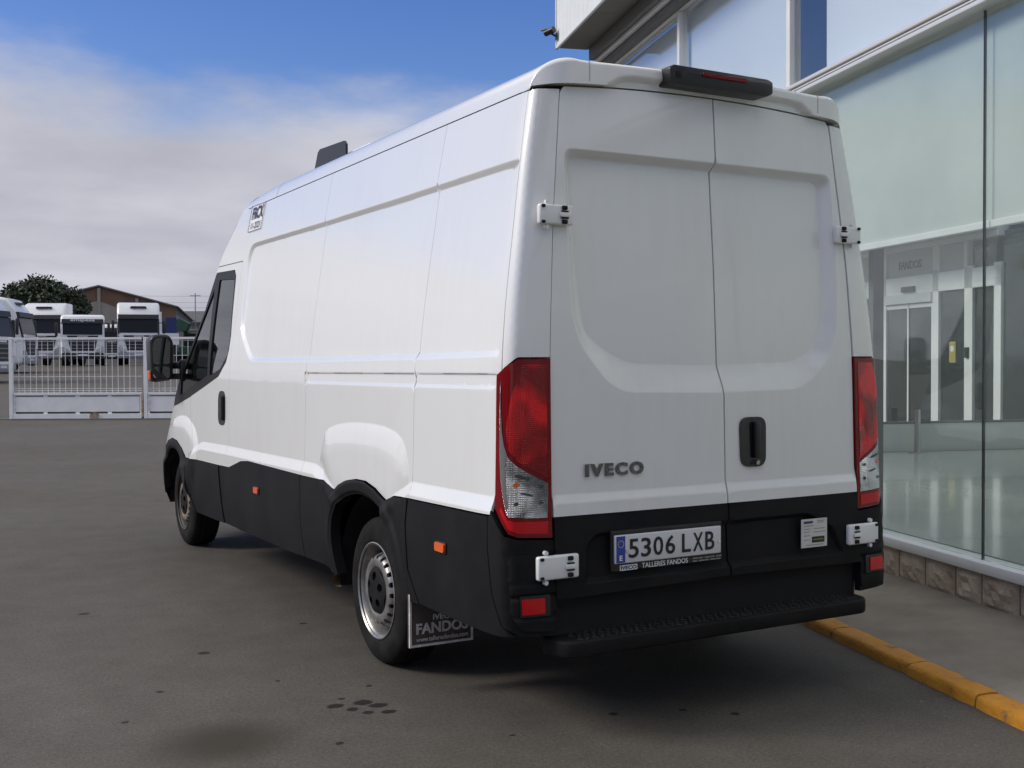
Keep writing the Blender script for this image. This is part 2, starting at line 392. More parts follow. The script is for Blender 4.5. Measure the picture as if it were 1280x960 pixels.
# ================================================================== THE VAN
VAN = empty('delivery_van', (0, 3, 0), 0, 'white high-roof panel van parked beside the yellow kerb, rear doors closed', 'van')
Wf = smooth_table([(.0, .95), (.30, .965), (.42, .985), (.55, .992), (.84, .987), (1.05, .981), (1.374, .974), (1.463, .966), (1.69, .938), (1.824, .918), (2.19, .861), (2.456, .809), (2.6, .78)], 0, 2.7, .05)
Yr = smooth_table([(.3, -.04), (.51, -.034), (.83, -.014), (1.45, 0), (1.84, .019), (2.0, .032), (2.46, .064), (2.6, .075)], 0, 2.7, .06)
Wd = smooth_table([(.4, .791), (.83, .789), (1.45, .785), (1.84, .762), (2.0, .748), (2.46, .70), (2.6, .685)], 0, 2.7, .05)
_u = [-.6, -.145, -.09, -.04, -.012, .012, .04, .08, .13, .20, .6]
Gf = smooth_table(list(zip(_u, [3.3, 1., .66, .35, .19, .12, .07, .035, .01, 0, 0])), -.6, 7, .010)
Kf = smooth_table(list(zip(_u, [-.02, 0, .004, .012, .020, .036, .058, .090, .132, .20, .60]))+[(7., 7.)], -.6, 7, .008)
Hf = smooth_table(list(zip(_u, [1, 1, 1, 1, .95, .85, .7, .45, .2, 0, 0])), -.6, 7, .02)
# --- pressed features of the side, drawn in (y, z)
REC = [(.075, 2.190), (1.2, 2.186), (2.25, 2.188)]+catmull([(3.50, 2.197), (3.60, 2.193), (3.655, 2.170), (3.681, 2.115), (3.684, 2.04), (3.662, 1.85), (3.643, 1.71), (3.620, 1.635), (3.565, 1.575), (3.47, 1.512), (3.39, 1.462), (3.32, 1.432), (3.24, 1.423)], 4)+[(2.25, 1.422), (.81, 1.431), (.075, 1.440)]
BAND = [(.072, 1.316), (2.27, 1.304), (2.27, 1.366), (.072, 1.378)]
BULGE = [(1.99, .93), (1.965, 1.00), (1.93, 1.05), (1.872, 1.082), (1.741, 1.107), (1.602, 1.121), (1.469, 1.129), (1.291, 1.131), (1.146, 1.127), (1.008, 1.109), (.93, 1.078), (.893, 1.035), (.866, .977), (.855, .92), (1.0, .70), (1.8, .70)]
FBUL = catmull([(4.62, .62), (4.60, .80), (4.70, .93), (4.90, 1.00), (5.10, 1.015), (5.35, .99), (5.62, .92), (5.9, .80)], 4)+[(6.0, .5), (6.0, .25), (4.9, .25)]
CRZ_Y = [.0, .027, .827, .905, .987, 1.054, 1.3, 1.72, 1.862, 1.96, 2.055, 3.78, 4.45, 4.52, 4.60, 4.67, 4.85, 6.5]
CRZ_Z = [.918, .917, .904, .872, .836, .800, .62, .785, .837, .868, .886, .867, .855, .847, .828, .80, .70, .65]
def side_off(y, z):
    P = np.column_stack([y, z])
    o = np.zeros(len(P))
    o -= .018*lstep(0, .026, sdf(P, REC))
    d = sdf(P, BAND); t = np.clip((z-1.31)/(.062), 0, 1)
    o -= .010*np.where(d > 0, np.where(z > 1.345, sstep(0, .004, d), sstep(0, .016, d)), 0)
    bt = np.clip(sdf(P, BULGE)/.15, 0, 1); o += .019*(1-(1-bt)**2.2)
    ft = np.clip(sdf(P, FBUL)/.13, 0, 1); o += .022*(1-(1-ft)**2.2)
    cz = np.interp(y, CRZ_Y, CRZ_Z)
    o += .020*lstep(0, .055, cz-z)*sstep(-.01, .03, y+.02)
    return o
def side_S(sx, lift=0., feat=True):
    """surface of the van side wrapped round the rear corner: u runs along the plan (u = y beyond the corner)"""
    def S(u, z):
        u = np.asarray(u, float); z = np.asarray(z, float)
        Wz = Wf(z); Dz = Wd(z)
        x = Wz-(Wz-Dz)*Gf(u); y = Kf(u)+Yr(z)*Hf(u)
        # plan taper of the nose
        t = np.clip(u-5.0, 0, None); x = x-.09*t**3
        if feat: x = x+side_off(u, z)
        if lift:
            # push along the plan normal
            e = 1e-3; x2 = Wz-(Wz-Dz)*Gf(u+e); y2 = Kf(u+e)+Yr(z)*Hf(u+e); x1 = Wz-(Wz-Dz)*Gf(u-e); y1 = Kf(u-e)+Yr(z)*Hf(u-e)
            tx, ty = x2-x1, y2-y1; l = np.hypot(tx, ty); x = x+ty/l*lift; y = y-tx/l*lift
        return np.column_stack([sx*x, y, z])
    return S
ARCH_R_IN = catmull([(1.695, .36), (1.735, .47), (1.752, .56), (1.735, .65), (1.66, .725), (1.56, .765), (1.44, .79), (1.32, .797), (1.20, .78), (1.09, .73), (.985, .62), (.925, .50), (.885, .385)], 4)
ARCH_R_OUT = [(1.73, .784), (1.667, .813), (1.564, .844), (1.43, .863), (1.306, .865), (1.183, .843), (1.118, .82), (1.065, .80)]
ARCH_F_IN = catmull([(4.70, .335), (4.78, .42), (4.86, .50), (4.95, .61), (5.06, .70), (5.18, .745), (5.32, .755), (5.46, .735), (5.58, .66), (5.66, .55), (5.68, .40)], 4)
ARCH_F_OUT = [(4.80, .700), (4.889, .711), (5.02, .772), (5.197, .822), (5.38, .832), (5.57, .80), (5.69, .752)]
g = .0013
def refs(*names):
    D = {'REC': (REC, .030, (-.012, -.003, 0, .005, .011, .018, .0235, .0265, .031, .040), True), 'BAND': (BAND, .03, (-.006, 0, .002, .004, .009, .016, .020), True),
         'BULGE': (BULGE[:-2], .025, (-.02, -.005, 0, .006, .014, .025, .04, .06, .085, .115, .15), True if False else False),
         'CRZ': (list(zip(CRZ_Y, CRZ_Z)), .025, (-.012, -.003, 0, .006, .016, .030, .044, .052, .058, .07), False), 'FBUL': (FBUL, .03, (-.02, -.004, 0, .006, .016, .03, .05, .08, .12), False)}
    return [D[n] for n in names]
ZT = 2.452
for sx in (-1, 1):
    S = side_S(sx); sg = sx
    L = sx < 0
    # rear corner post (tail light opening cut out)
    TL = [(-.150, 1.436), (-.03, 1.434), (0.0, 1.414), (.074, 1.374), (.074, .868), (.004, .778), (-.03, .764), (-.150, .755)]
    post = [(-.1435, 1.437), (-.028, 1.437), (.001, 1.417), (.040, 1.392), (.050, 1.60), (.052, 1.9), (.056, 2.2), (.078, ZT), (-.1435, ZT+.008)]
    cdt_panel('corner_post', post, S, MT['paint'], VAN, .025, .02, sgn=sg)
    p1 = [(.045+g, 1.386), (.078, 1.373), (.078, .850), (.816-g, .836), (.816-g, ZT), (.081+g, ZT), (.059+g, 2.2), (.055+g, 1.9), (.053+g, 1.6)]
    if L:
        cdt_panel('side_panel', p1, S, MT['paint'], VAN, .05, .025, refine=refs('REC', 'BAND', 'CRZ'), sgn=sg)
    else:
        cdt_panel('side_panel', p1, S, MT['paint'], VAN, .08, .04, sgn=sg)
    p2 = [(.816+g, .836), (.982, .829), (1.062, .802)]+ARCH_R_OUT[::-1][1:]+[(1.9, .815), (2.242-g, .811), (2.242-g, ZT), (.816+g, ZT)]
    p3 = [(2.242+g, .811), (3.256, .809), (3.423, .796), (3.70, .735), (3.79, .733), (3.79, 1.30), (3.775, 1.55), (3.79, 2.07), (3.845, ZT), (2.242+g, ZT)]
    rf = refs('REC', 'BAND', 'BULGE', 'CRZ') if L else []
    cdt_panel('side_panel', p2, S, MT['paint'], VAN, .05 if L else .09, .03, refine=rf, sgn=sg)
    cdt_panel('side_panel', p3, S, MT['paint'], VAN, .05 if L else .09, .03, refine=refs('REC', 'BAND', 'CRZ') if L else [], sgn=sg)
    # cab door (below and around the window)
    WIN_OUT = [(4.47, 2.058), (3.965, 2.045), (3.912, 2.0), (3.868, 1.76), (3.838, 1.60), (3.852, 1.50), (3.895, 1.425), (4.072, 1.328), (4.50, 1.242), (4.825, 1.172), (5.293, 1.098)]
    door = [(3.79+2*g, .733), (4.0, .728), (4.80, .716), (4.68, .80), (4.76, .93), (4.86, 1.0), (4.86, 1.168), (4.50, 1.238), (4.07, 1.324), (3.892, 1.421), (3.847, 1.498), (3.833, 1.60), (3.863, 1.76), (3.907, 2.002), (3.962, 2.050), (4.46, 2.064), (4.43, 2.10), (3.80, 2.092), (3.79+2*g, 2.07), (3.775+2*g, 1.55), (3.79+2*g, 1.30)]
    dr = cdt_panel('cab_door', door, S, MT['paint'], VAN, .06, .03, refine=refs('CRZ', 'FBUL') if L else [], sgn=sg)
    # handle: recessed black oval with a grip
    hp = rounded([(3.875, .998), (4.055, .998), (4.06, 1.225), (3.885, 1.232)], .07)
    Sl = side_S(sx, .004); hd = cdt_panel('door_handle', hp, Sl, MT['gloss'], dr, .05, .02, sgn=sg)
    cdt_panel('handle_grip', rounded([(3.905, 1.03), (3.955, 1.03), (3.96, 1.20), (3.912, 1.20)], .02), side_S(sx, .022), MT['black'], dr, .04, .02, flange=.02, sgn=sg)
    # front wing, cab window trim, glass
    wing = [(4.80+.004, .716), (4.889, .711), (5.02, .772), (5.197, .822), (5.38, .832), (5.57, .80), (5.69, .752), (5.735, .76), (5.72, .84), (5.60, .97), (5.45, 1.075), (5.293, 1.094), (4.86+.004, 1.165), (4.864, .998), (4.764, .93), (4.684, .80)]
    cdt_panel('front_wing', wing, S, MT['paint'], VAN, .06, .03, refine=refs('FBUL') if L else [], sgn=sg)
    trim = WIN_OUT+[(5.45, 1.078), (5.41, 1.157), (5.30, 1.254), (4.91, 1.56), (4.66, 1.79)]
    hole = rounded([(4.36, 2.006), (3.955, 1.985), (3.868, 1.60), (3.885, 1.475), (4.06, 1.375), (4.33, 1.325)], .02)
    hole2 = rounded([(4.39, 1.33), (4.46, 1.95), (4.64, 1.77), (4.90, 1.53), (5.20, 1.28), (5.22, 1.17)], .02)
    tr = cdt_panel('window_trim', trim, side_S(sx, -.004, False), MT['trim'], VAN, .06, .03, holes=[hole, hole2], sgn=sg)
    cdt_panel('window_glass', hole, side_S(sx, -.012, False), MT['cabglass'], VAN, .08, .04, flange=0, sgn=sg)
    cdt_panel('quarter_glass', hole2, side_S(sx, -.012, False), MT['cabglass'], VAN, .08, .04, flange=0, sgn=sg)
    # cab roof side above the door
    cap = [(3.80, 2.098), (4.43, 2.106), (4.33, 2.20), (4.13, 2.36), (3.99, 2.470), (3.97, ZT+.015), (3.848, ZT), (3.795, 2.11)]
    cdt_panel('cab_roof_side', cap, S, MT['paint'], VAN, .06, .03, sgn=sg)
    # ---- lower black cladding
    Sc = side_S(sx, .003)
    cdt_panel('bumper_corner', [(-.15, .752), (-.03, .761), (.004, .775), (.076, .866), (.078, .846), (.092, .842), (.092, .733), (.066, .563), (.022, .446), (-.03, .405), (-.15, .40)], Sc, MT['clad'], VAN, .03, .02, sgn=sg, flange=.03)
    be = rounded([(.032, .690), (.028, .62), (.004, .50), (-.03, .425), (-.148, .415), (-.148, .702), (-.02, .704)], .025)
    def Sb(u, z, _S=side_S(sx, .011, False)):
        X = _S(u, z); P = np.column_stack([u, z])
        dd = .006*sum(sstep(.012, .004, np.abs(z-zz))*sstep(.01, -.02, u) for zz in (.603, .548, .478))
        X[:, 1] += dd; return X
    cdt_panel('bumper_end', be, Sb, MT['clad'], VAN, .012, .012, sgn=sg, flange=.018)
    cdt_panel('sill_cladding', [(.096, .842), (.812, .830), (.834, .72), (.806, .53), (.712, .398), (.287, .400), (-.02, .405), (.027, .446), (.071, .563), (.097, .733)], Sc, MT['clad'], VAN, .06, .03, sgn=sg, flange=.03)
    ring = [(.718, .396), (.812, .53), (.840, .72), (.820, .830), (.982, .825), (1.062, .798)]+[(a, b-.003) for a, b in ARCH_R_OUT[::-1][1:]]+[(1.80, .80), (1.894, .812), (1.862, .38)]+ARCH_R_IN
    def Sring(u, z, _S=side_S(sx, .006)):
        X = _S(u, z); P = np.column_stack([u, z]); d = seg_dist(P, ARCH_R_IN, False); X[:, 0] += sx*(.014*sstep(.085, .05, d)-.012*sstep(.02, .0, d)); return X
    cdt_panel('wheel_arch_trim', ring, Sring, MT['clad'], VAN, .03, .02, refine=[(ARCH_R_IN, .03, (-.006, -.012, -.02, -.035, -.05, -.06, -.072, -.085, .006, .012, .02, .035, .05, .06, .072, .085), False)], sgn=sg, flange=.05)
    cdt_panel('sill_cladding', [(1.900, .812), (2.248, .808), (2.24, .60), (2.20, .372), (1.868, .380)], Sc, MT['clad'], VAN, .06, .03, sgn=sg, flange=.03)
    cdt_panel('sill_cladding', [(2.256, .808), (3.256, .805), (3.423, .792), (3.70, .731), (3.715, .70), (3.64, .55), (3.565, .348), (2.46, .363), (2.208, .372), (2.246, .60)], Sc, MT['clad'], VAN, .08, .03, sgn=sg, flange=.03)
    cdt_panel('sill_cladding', [(3.705, .731), (3.785, .729), (3.95, .725), (3.955, .69), (3.90, .52), (3.87, .345), (3.57, .348), (3.645, .55), (3.722, .70)], side_S(sx, -.004), MT['clad'], VAN, .06, .03, sgn=sg, flange=.03)
    cdt_panel('sill_cladding', [(3.958, .725), (4.80, .712), (4.84, .62), (4.78, .46), (4.64, .33), (4.09, .339), (3.876, .345), (3.906, .52), (3.962, .69)], Sc, MT['clad'], VAN, .06, .03, sgn=sg, flange=.03)
    fr = [(4.645, .33), (4.785, .46), (4.845, .62), (4.806, .700), (4.889, .708), (5.02, .769), (5.197, .819), (5.38, .829), (5.57, .797), (5.69, .749), (5.74, .757), (5.77, .60), (5.76, .36)]+ARCH_F_IN[::-1]
    def Sfr(u, z, _S=side_S(sx, .004)):
        X = _S(u, z); P = np.column_stack([u, z]); d = seg_dist(P, ARCH_F_IN, False); X[:, 0] += sx*(.012*sstep(.08, .045, d)-.010*sstep(.02, .0, d))*sstep(5.72, 5.55, u); return X
    cdt_panel('wheel_arch_trim', fr, Sfr, MT['clad'], VAN, .03, .02, refine=[(ARCH_F_IN, .03, (-.006, -.012, -.02, -.035, -.05, -.065, -.08, .006, .012, .02, .035, .05, .065, .08), False)], sgn=sg, flange=.05)
    # side marker lamps
    for yy, zz in ((.475, .674), (3.047, .648)):
        mk = cdt_panel('marker_base', rounded([(yy-.050, zz-.024), (yy+.050, zz-.024), (yy+.050, zz+.024), (yy-.050, zz+.024)], .012), side_S(sx, .008), MT['black'], VAN, .04, .02, sgn=sg)
        cdt_panel('marker_lamp', rounded([(yy-.042, zz-.018), (yy+.042, zz-.018), (yy+.042, zz+.018), (yy-.042, zz+.018)], .01), side_S(sx, .016), MT['amber'], mk, .03, .02, sgn=sg)
    # wheel housings (dark, inside)
    for yc, rr in ((1.32, .47), (5.255, .46)):
        mb = MB(); mb.lathe([(0, rr), (.42, rr), (.42, .05)] if sx < 0 else [(0, rr), (-.42, rr), (-.42, .05)], (sx*.955, yc, .33), 24, -.1, PI+.1, close=False)
        mb.build('wheel_housing', MT['dark'], VAN)

    # ---- tail lamp
    tlp = [(-.1435, 1.432), (-.03, 1.430), (0.0, 1.410), (.070, 1.370), (.070, .872), (.002, .784), (-.03, .770), (-.1435, .762)]
    Q = side_S(sx, .006, False)
    tail = cdt_panel('tail_lamp', tlp, Q, MT['red'], VAN, .02, .015, sgn=sg, flange=.03)
    clear = [(.041, 1.349), (.044, 1.20), (.044, 1.095), (.038, .999), (.024, .92), (.010, .862), (0., .846), (-.06, .841), (-.127, .838), (-.131, .965), (-.07, 1.002), (-.03, 1.03), (.003, 1.065), (.020, 1.11), (.030, 1.16), (.037, 1.238)]
    cdt_panel('clear_lens', clear, side_S(sx, .0085, False), MT['clear_pattern'] if 'clear_pattern' in MT else MT['lens'], tail, .015, .012, sgn=sg, flange=.003)
    cres = [(.039, 1.330), (.042, 1.20), (.042, 1.095), (.036, .999), (.022, .92), (.010, .870), (.002, .88), (.010, .96), (.014, 1.03), (.006, 1.072), (.020, 1.11), (.030, 1.16), (.036, 1.238)]
    cdt_panel('lamp_crescent', cres, side_S(sx, .0098, False), MT['crescent'], tail, .015, .012, sgn=sg, flange=.002)
    hot1 = [(-.128, 1.41), (-.045, 1.41), (-.01, 1.30), (.012, 1.17), (.0, 1.092), (-.03, 1.05), (-.07, 1.022), (-.128, .985)]
    cdt_panel('red_lens', hot1, side_S(sx, .0085, False), MT['red_pattern'] if 'red_pattern' in MT else MT['redhot'], tail, .015, .012, sgn=sg, flange=.003)
    hot2 = [(-.128, .825), (-.02, .828), (.004, .835), (.03, .88), (.04, .87), (.0, .80), (-.03, .785), (-.128, .779)]
    cdt_panel('red_lens', hot2, side_S(sx, .0085, False), MT['redhot'], tail, .015, .012, sgn=sg, flange=.003)
    # bulbs and reflector cups behind the clear lens
    for (uu, zz, rr, mm) in ((-.025, .965, .011, 'amber'), (-.105, .955, .008, 'tr_dk'), (-.025, .895, .008, 'tr_dk'), (-.105, .895, .008, 'tr_dk')):
        pts = [(uu+rr*math.cos(a), zz+rr*.8*math.sin(a)) for a in np.linspace(0, 2*PI, 12, endpoint=False)]
        cdt_panel('bulb', pts, side_S(sx, .0100, False), MT[mm], tail, .02, .01, sgn=sg, flange=.002)
    for (uu, zz, ww, hh) in ((-.045, .992, .05, .006), (-.06, .928, .04, .004)):
        pts = [(uu+ww*math.cos(a)*.5, zz+hh*math.sin(a)+.25*ww*math.cos(a)*.6) for a in np.linspace(0, 2*PI, 14, endpoint=False)]
        cdt_panel('reflector_slot', pts, side_S(sx, .0100, False), MT['tr_dk'], tail, .02, .01, sgn=sg, flange=.002)
    # rear reflector in the bumper
    rp = [(-.105, .488), (-.035, .488), (-.035, .545), (-.105, .545)]
    rb = cdt_panel('reflector_frame', [(-.125, .478), (-.03, .478), (-.03, .556), (-.125, .556)], side_S(sx, .016, False), MT['black'], VAN, .02, .02, sgn=sg)
    cdt_panel('reflector', rp, side_S(sx, .021, False), MT['redhot'], rb, .02, .02, sgn=sg)

# ---- rear doors
D_OUT = rounded([(-.692, 2.236), (.692, 2.236), (.702, 1.84), (.696, 1.57), (.650, 1.435), (.535, 1.335), (.45, 1.298), (0, 1.290), (-.45, 1.298), (-.535, 1.345), (-.640, 1.470), (-.68, 1.58), (-.690, 1.85)], .04)
D_IN = rounded([(-.655, 2.205), (.655, 2.205), (.655, 1.9), (.634, 1.60), (.567, 1.463), (.47, 1.412), (0, 1.398), (-.40, 1.410), (-.505, 1.455), (-.606, 1.53), (-.632, 1.72), (-.648, 2.0)], .04)
PREC = rounded([(-.665, .575), (-.652, .725), (-.60, .768), (.48, .770), (.63, .70), (.69, .575)], .02)
def door_S(x, z):
    x = np.asarray(x, float); z = np.asarray(z, float); P = np.column_stack([x, z])
    y = Yr(z)-.006+.012*(np.abs(x)/.79)**2.6
    do = sdf(P, D_OUT); di = np.maximum(-sdf(P, D_IN), 0)
    t = np.where(do > 0, do/(do+di+1e-6), 0); y = y+.046*(.88*t+.12*t*t*(3-2*t))
    y = y-.014*lstep(.918, .885, z)
    y = y+.022*sstep(0, .022, sdf(P, PREC))
    return np.column_stack([x, y, z])
def dtop(x): return 2.470+.030*(1-(x/.72)**2)
SEAM = .042
MT['doorgap'] = MT['dark']
for sx in (-1, 1):
    zs = np.linspace(.838, 2.45, 16)
    xs0, xs1 = (-.785, SEAM-.0035) if sx < 0 else (SEAM+.0035, .785)
    edge = [(sx*(float(Wd(z_))-.0035), z_) for z_ in zs]
    top_x = np.linspace(sx*(float(Wd(2.47))-.02), SEAM+sx*.0035, 9)
    outl = [(SEAM+sx*.0035, .838)]+edge+[(x_, float(dtop(x_))) for x_ in top_x]
    d = cdt_panel('rear_door', outl, door_S, MT['paint'], VAN, .05, .03, refine=[(D_OUT, .03, (-.012, -.003, 0, .006, .014, .022), True), (D_IN, .03, (.014, .004, 0), True), ([(-.8, .918), (.8, .918)], .04, (-.01, -.003, 0, .008, .017, .026, .033, .037, .045), False)], sgn=1, flange=.02)
    zl = np.linspace(.53, .834, 5)
    outl = [(SEAM+sx*.004, .545)]+[(sx*(float(Wd(z_))-.004), z_) for z_ in zl]+[(SEAM+sx*.004, .834)]
    cdt_panel('door_cladding', outl, lambda x, z: door_S(x, z)-np.array([0, .004, 0]), MT['clad'], d, .05, .03, refine=[(PREC, .03, (-.01, -.002, 0, .005, .011, .017, .022, .03), True)], sgn=1, flange=.03)
    if sx > 0:
        yh = lambda x, z: door_S(x, z)-np.array([0, .008, 0])
        hp = rounded([(.122, .980), (.256, .978), (.260, 1.186), (.118, 1.186)], .045)
        cdt_panel('door_handle', hp, yh, MT['gloss'], d, .04, .015, sgn=1, flange=.012)
        mb = MB(); mb.box((.199, -.034, 1.09), (.030, .022, .15), None, .008); mb.build('handle_grip', MT['black'], d, angle=40)
        mb = MB(); mb.tube((.196, -.045, .998), (.196, -.02, .998), .009, 14); mb.build('lock_cylinder', MT['chrome'], d)
    # hinges
    for zc_, hh, x0, x1, yb in ((.656, .090, .698, .878, -.040), (1.972, .076, .680, .830, .022)):
        mb = MB(); xa, xb = sorted((sx*x0, sx*x1))
        mb.box(((xa+xb)/2, yb-.012, zc_), (xb-xa, .026, hh), None, .009, 3)
        hg = mb.build('hinge', MT['hinge'], VAN, angle=40)
        xk = sx*(x0+.042) if True else 0
        for dz in (-.034, .034): mb = MB(); mb.box((xk, yb-.028, zc_+dz*hh/.098), (.022, .014, .016), None, .004); mb.build('hinge_pin', MT['dark'], hg)
        for dz in (-.038, .038): mb = MB(); mb.box((sx*(x1-.016), yb-.026, zc_+dz*hh/.098), (.016, .012, .012), None, .004); mb.build('hinge_pin', MT['dark'], hg)
        mb = MB(); mb.box((xk, yb-.030, zc_), (.044, .012, .018), None, .004); mb.build('hinge_knuckle', MT['hinge'], hg, angle=40)
        for dz in (-.009, .009): mb = MB(); mb.box((xk, yb-.0300, zc_+dz*1.4), (.030, .006, .005)); mb.build('hinge_slot', MT['dark'], hg)
        for dz in (-.06, .06): mb = MB(); mb.tube((sx*(x1-.04), yb-.002, zc_+dz*hh/.098), (sx*(x1-.04), yb-.016, zc_+dz*hh/.098), .009, 12); mb.build('hinge_bolt', MT['hinge'], hg, angle=40)
# dark door aperture behind the gaps
mb = MB(); mb.bx(-.74, .74, .10, .14, .42, 2.47); mb.bx(-.80, .80, .075, .12, .42, 1.7); mb.build('door_aperture', MT['dark'], VAN)

# ---- badge, plate, stickers
bd = text('maker_badge', 'IVECO', (-.640, -.014, .979), (1, 0, 0), (0, .02, 1), .270, .050, MT['badge'], VAN, .008, bold=.045, spacing=1.28)
ply = -.050
mb = MB(); mb.box((-.273, ply+.010, .690), (.545, .014, .160), None, .006); pf = mb.build('plate_holder', MT['black'], VAN)
mb = MB(); mb.box((-.273, ply-.002, .697), (.520, .012, .110), None, .0045, 3); plt = mb.build('number_plate', MT['plate'], VAN, angle=40)
yp = ply-.0085
mb = MB(); mb.bx(-.527, -.486, yp-.0006, yp+.004, .646, .748); mb.build('plate_band', MT['blue'], plt)
text('plate_letter', 'E', (-.513, yp-.0006, .654), (1, 0, 0), (0, 0, 1), .014, .020, MT['print'], plt, .001, bold=.02)
mb = MB()
for i in range(12):
    a = i/12*2*PI; mb.box((-.5065+.013*math.cos(a), yp-.0008, .718+.013*math.sin(a)), (.0035, .001, .0035))
mb.build('plate_stars', mat('star_yellow', (.7, .55, .05)), plt)
xw = -.470
for ch, wd_ in (('5', .047), ('3', .047), ('0', .047), ('6', .047), (None, .022), ('L', .044), ('X', .050), ('B', .046)):
    if ch is None: xw += wd_; continue
    text('plate_character', ch, (xw, yp, .6605), (1, 0, 0), (0, 0, 1), wd_, .074, MT['ink'], plt, .0016, bold=.012); xw += wd_+.0118
for x_ in (-.479, -.025):
    mb = MB(); mb.tube((x_, yp-.003, .690), (x_, yp+.002, .690), .006, 12); mb.build('plate_rivet', MT['chrome'], plt)
mb = MB(); mb.box((-.463, ply+.0025, .6235), (.082, .002, .021)); mb.build('holder_logo', MT['print'], pf)
text('holder_lettering', 'IVECO', (-.500, ply+.0013, .6165), (1, 0, 0), (0, 0, 1), .074, .014, MT['navy'], pf, .001, bold=.03)
text('holder_lettering', 'TALLERES FANDOS', (-.400, ply+.0028, .615), (1, 0, 0), (0, 0, 1), .225, .020, MT['print'], pf, .001, bold=.01)
for k in range(2):
    for j in range(5):
        mb = MB(); mb.bx(-.150+j*.030, -.150+j*.030+.022+.005*((j*3+k) % 2), ply+.0022, ply+.004, .6155+k*.011, .6205+k*.011); mb.build('holder_small_print', MT['print_grey'], pf)
# document sticker on the right door
yst = -.044
mb = MB(); mb.box((.509, yst, .680), (.148, .003, .122)); st = mb.build('document_sticker', MT['paper'], VAN)
ys = yst-.0022
mb = MB(); mb.bx(.448, .500, ys, ys+.002, .722, .732); mb.build('sticker_heading', MT['navy'], st)
mb = MB(); mb.bx(.495, .568, ys, ys+.002, .638, .664); mb.build('sticker_stamp', MT['ink'], st)
for (a, b, zz) in ((.525, .568, .731), (.525, .565, .724), (.448, .505, .712), (.448, .485, .698), (.448, .482, .686), (.448, .484, .670), (.448, .478, .652), (.505, .570, .698), (.505, .570, .684), (.46, .56, .629)):
    mb = MB(); mb.bx(a, b, ys, ys+.002, zz-.0018, zz+.0018); mb.build('sticker_line', MT['print_grey'], st)
mb = MB(); mb.bx(.503, .560, ys-.001, ys+.001, .648, .655); mb.build('sticker_stamp_line', mat('stamp_gold', (.22, .17, .06)), st)

# roof-side sticker on the left panel
Sst = side_S(-1, .0015)
sk = cdt_panel('class_sticker', [(3.770, 2.285), (3.482, 2.283), (3.478, 2.452), (3.774, 2.458)], Sst, MT['print'], VAN, .05, .03, sgn=-1, flange=.001)
e_r = Vector((0, -1, 0)); zmid = 2.37
upv = (Vector((float(Wf(2.29)-Wf(2.45)), 0, .16))).normalized()
def on_side(y, z): return (-(float(Wf(z))+.006), y, z)
text('sticker_letters', 'FRCX', on_side(3.735, 2.362), e_r, upv, .235, .084, MT['navy'], sk, .001, bold=.02)
text('sticker_digits', '11-2021', on_side(3.725, 2.298), e_r, upv, .205, .044, MT['navy'], sk, .001)
MB_ = MB()
for (a, b) in (((3.770, 2.285), (3.482, 2.283)), ((3.482, 2.283), (3.478, 2.452)), ((3.478, 2.452), (3.774, 2.458)), ((3.774, 2.458), (3.770, 2.285))): MB_.tube(on_side(*a), on_side(*b), .0016, 4)
MB_.build('sticker_border', MT['navy'], sk)

# ---- roof
def roof_sec(n=28):
    half = [(.8085, 2.4575), (.805, 2.475), (.795, 2.503), (.778, 2.530), (.752, 2.553), (.715, 2.569), (.66, 2.577), (.60, 2.574), (.45, 2.579), (.2, 2.586), (0, 2.588)]
    L_ = [(-a, b) for a, b in half]; return L_+[(a, b) for a, b in half[::-1][1:]]
sec = catmull(roof_sec(), 3); ys_ = np.concatenate([np.linspace(.105, 3.0, 24), np.linspace(3.15, 3.97, 8)])
def roof_grid(ys_, name, m):
    verts = []; faces = []
    for y in ys_:
        dz = -max(0, y-3.3)**2*.10
        for (x, z) in sec: verts.append((x*(1-.0*(y > 3)), y, z+dz*((z-2.4575)/.13)))
    n = len(sec)
    for i in range(len(ys_)-1):
        for j in range(n-1): faces.append((i*n+j, (i+1)*n+j, (i+1)*n+j+1, i*n+j+1))
    me = bpy.data.meshes.new(name); me.from_pydata(verts, [], faces)
    return link(name, me, m, VAN, True)
roof_grid(np.append(ys_[ys_ < 3.25], 3.258), 'roof', MT['paint']); roof_grid(np.concatenate([[3.264], ys_[ys_ > 3.27]]), 'cab_roof', MT['paint'])
mb = MB()
for sx in (-1, 1):
    mb.bx(sx*.795-.006, sx*.795+.003, .14, 3.95, 2.440, 2.470)
mb.build('roof_seam', MT['dark'], VAN)
# rear roof fairing above the doors
FTRAP = [(-.60, 2.44), (-.43, 2.535), (-.36, 2.543), (.42, 2.543), (.50, 2.535), (.64, 2.44)]
_sx = np.array([p_[0] for p_ in sec if p_[0] >= 0]); _sz = np.array([p_[1] for p_ in sec if p_[0] >= 0]); _o = np.argsort(_sx); FT = (_sx[_o], _sz[_o]+.002)
def fair_S(x, t):
    """x across, t from the door-top lip (0) up and over onto the roof (1)"""
    x = np.asarray(x, float); t = np.asarray(t, float)
    ax = np.abs(x)
    ztop = np.interp(ax, *FT)
    zb = np.minimum(dtop(x)+.006, ztop-.004)
    zz = zb+(ztop-zb)*np.clip(t/.62, 0, 1)**.85
    crn = np.clip((ax-.66)/.148, 0, 1)
    y0 = .030+.075*crn**2
    bulge = sstep(.0, .35, t)*.0
    y = y0+(.125-y0)*sstep(.50, 1.0, t)
    zz = zz-.0*t
    # trapezoid undercut in the middle of the lip
    P = np.column_stack([x, zz]); y = y+.030*sstep(.0, .02, sdf(P, FTRAP))
    return np.column_stack([x, y, zz])
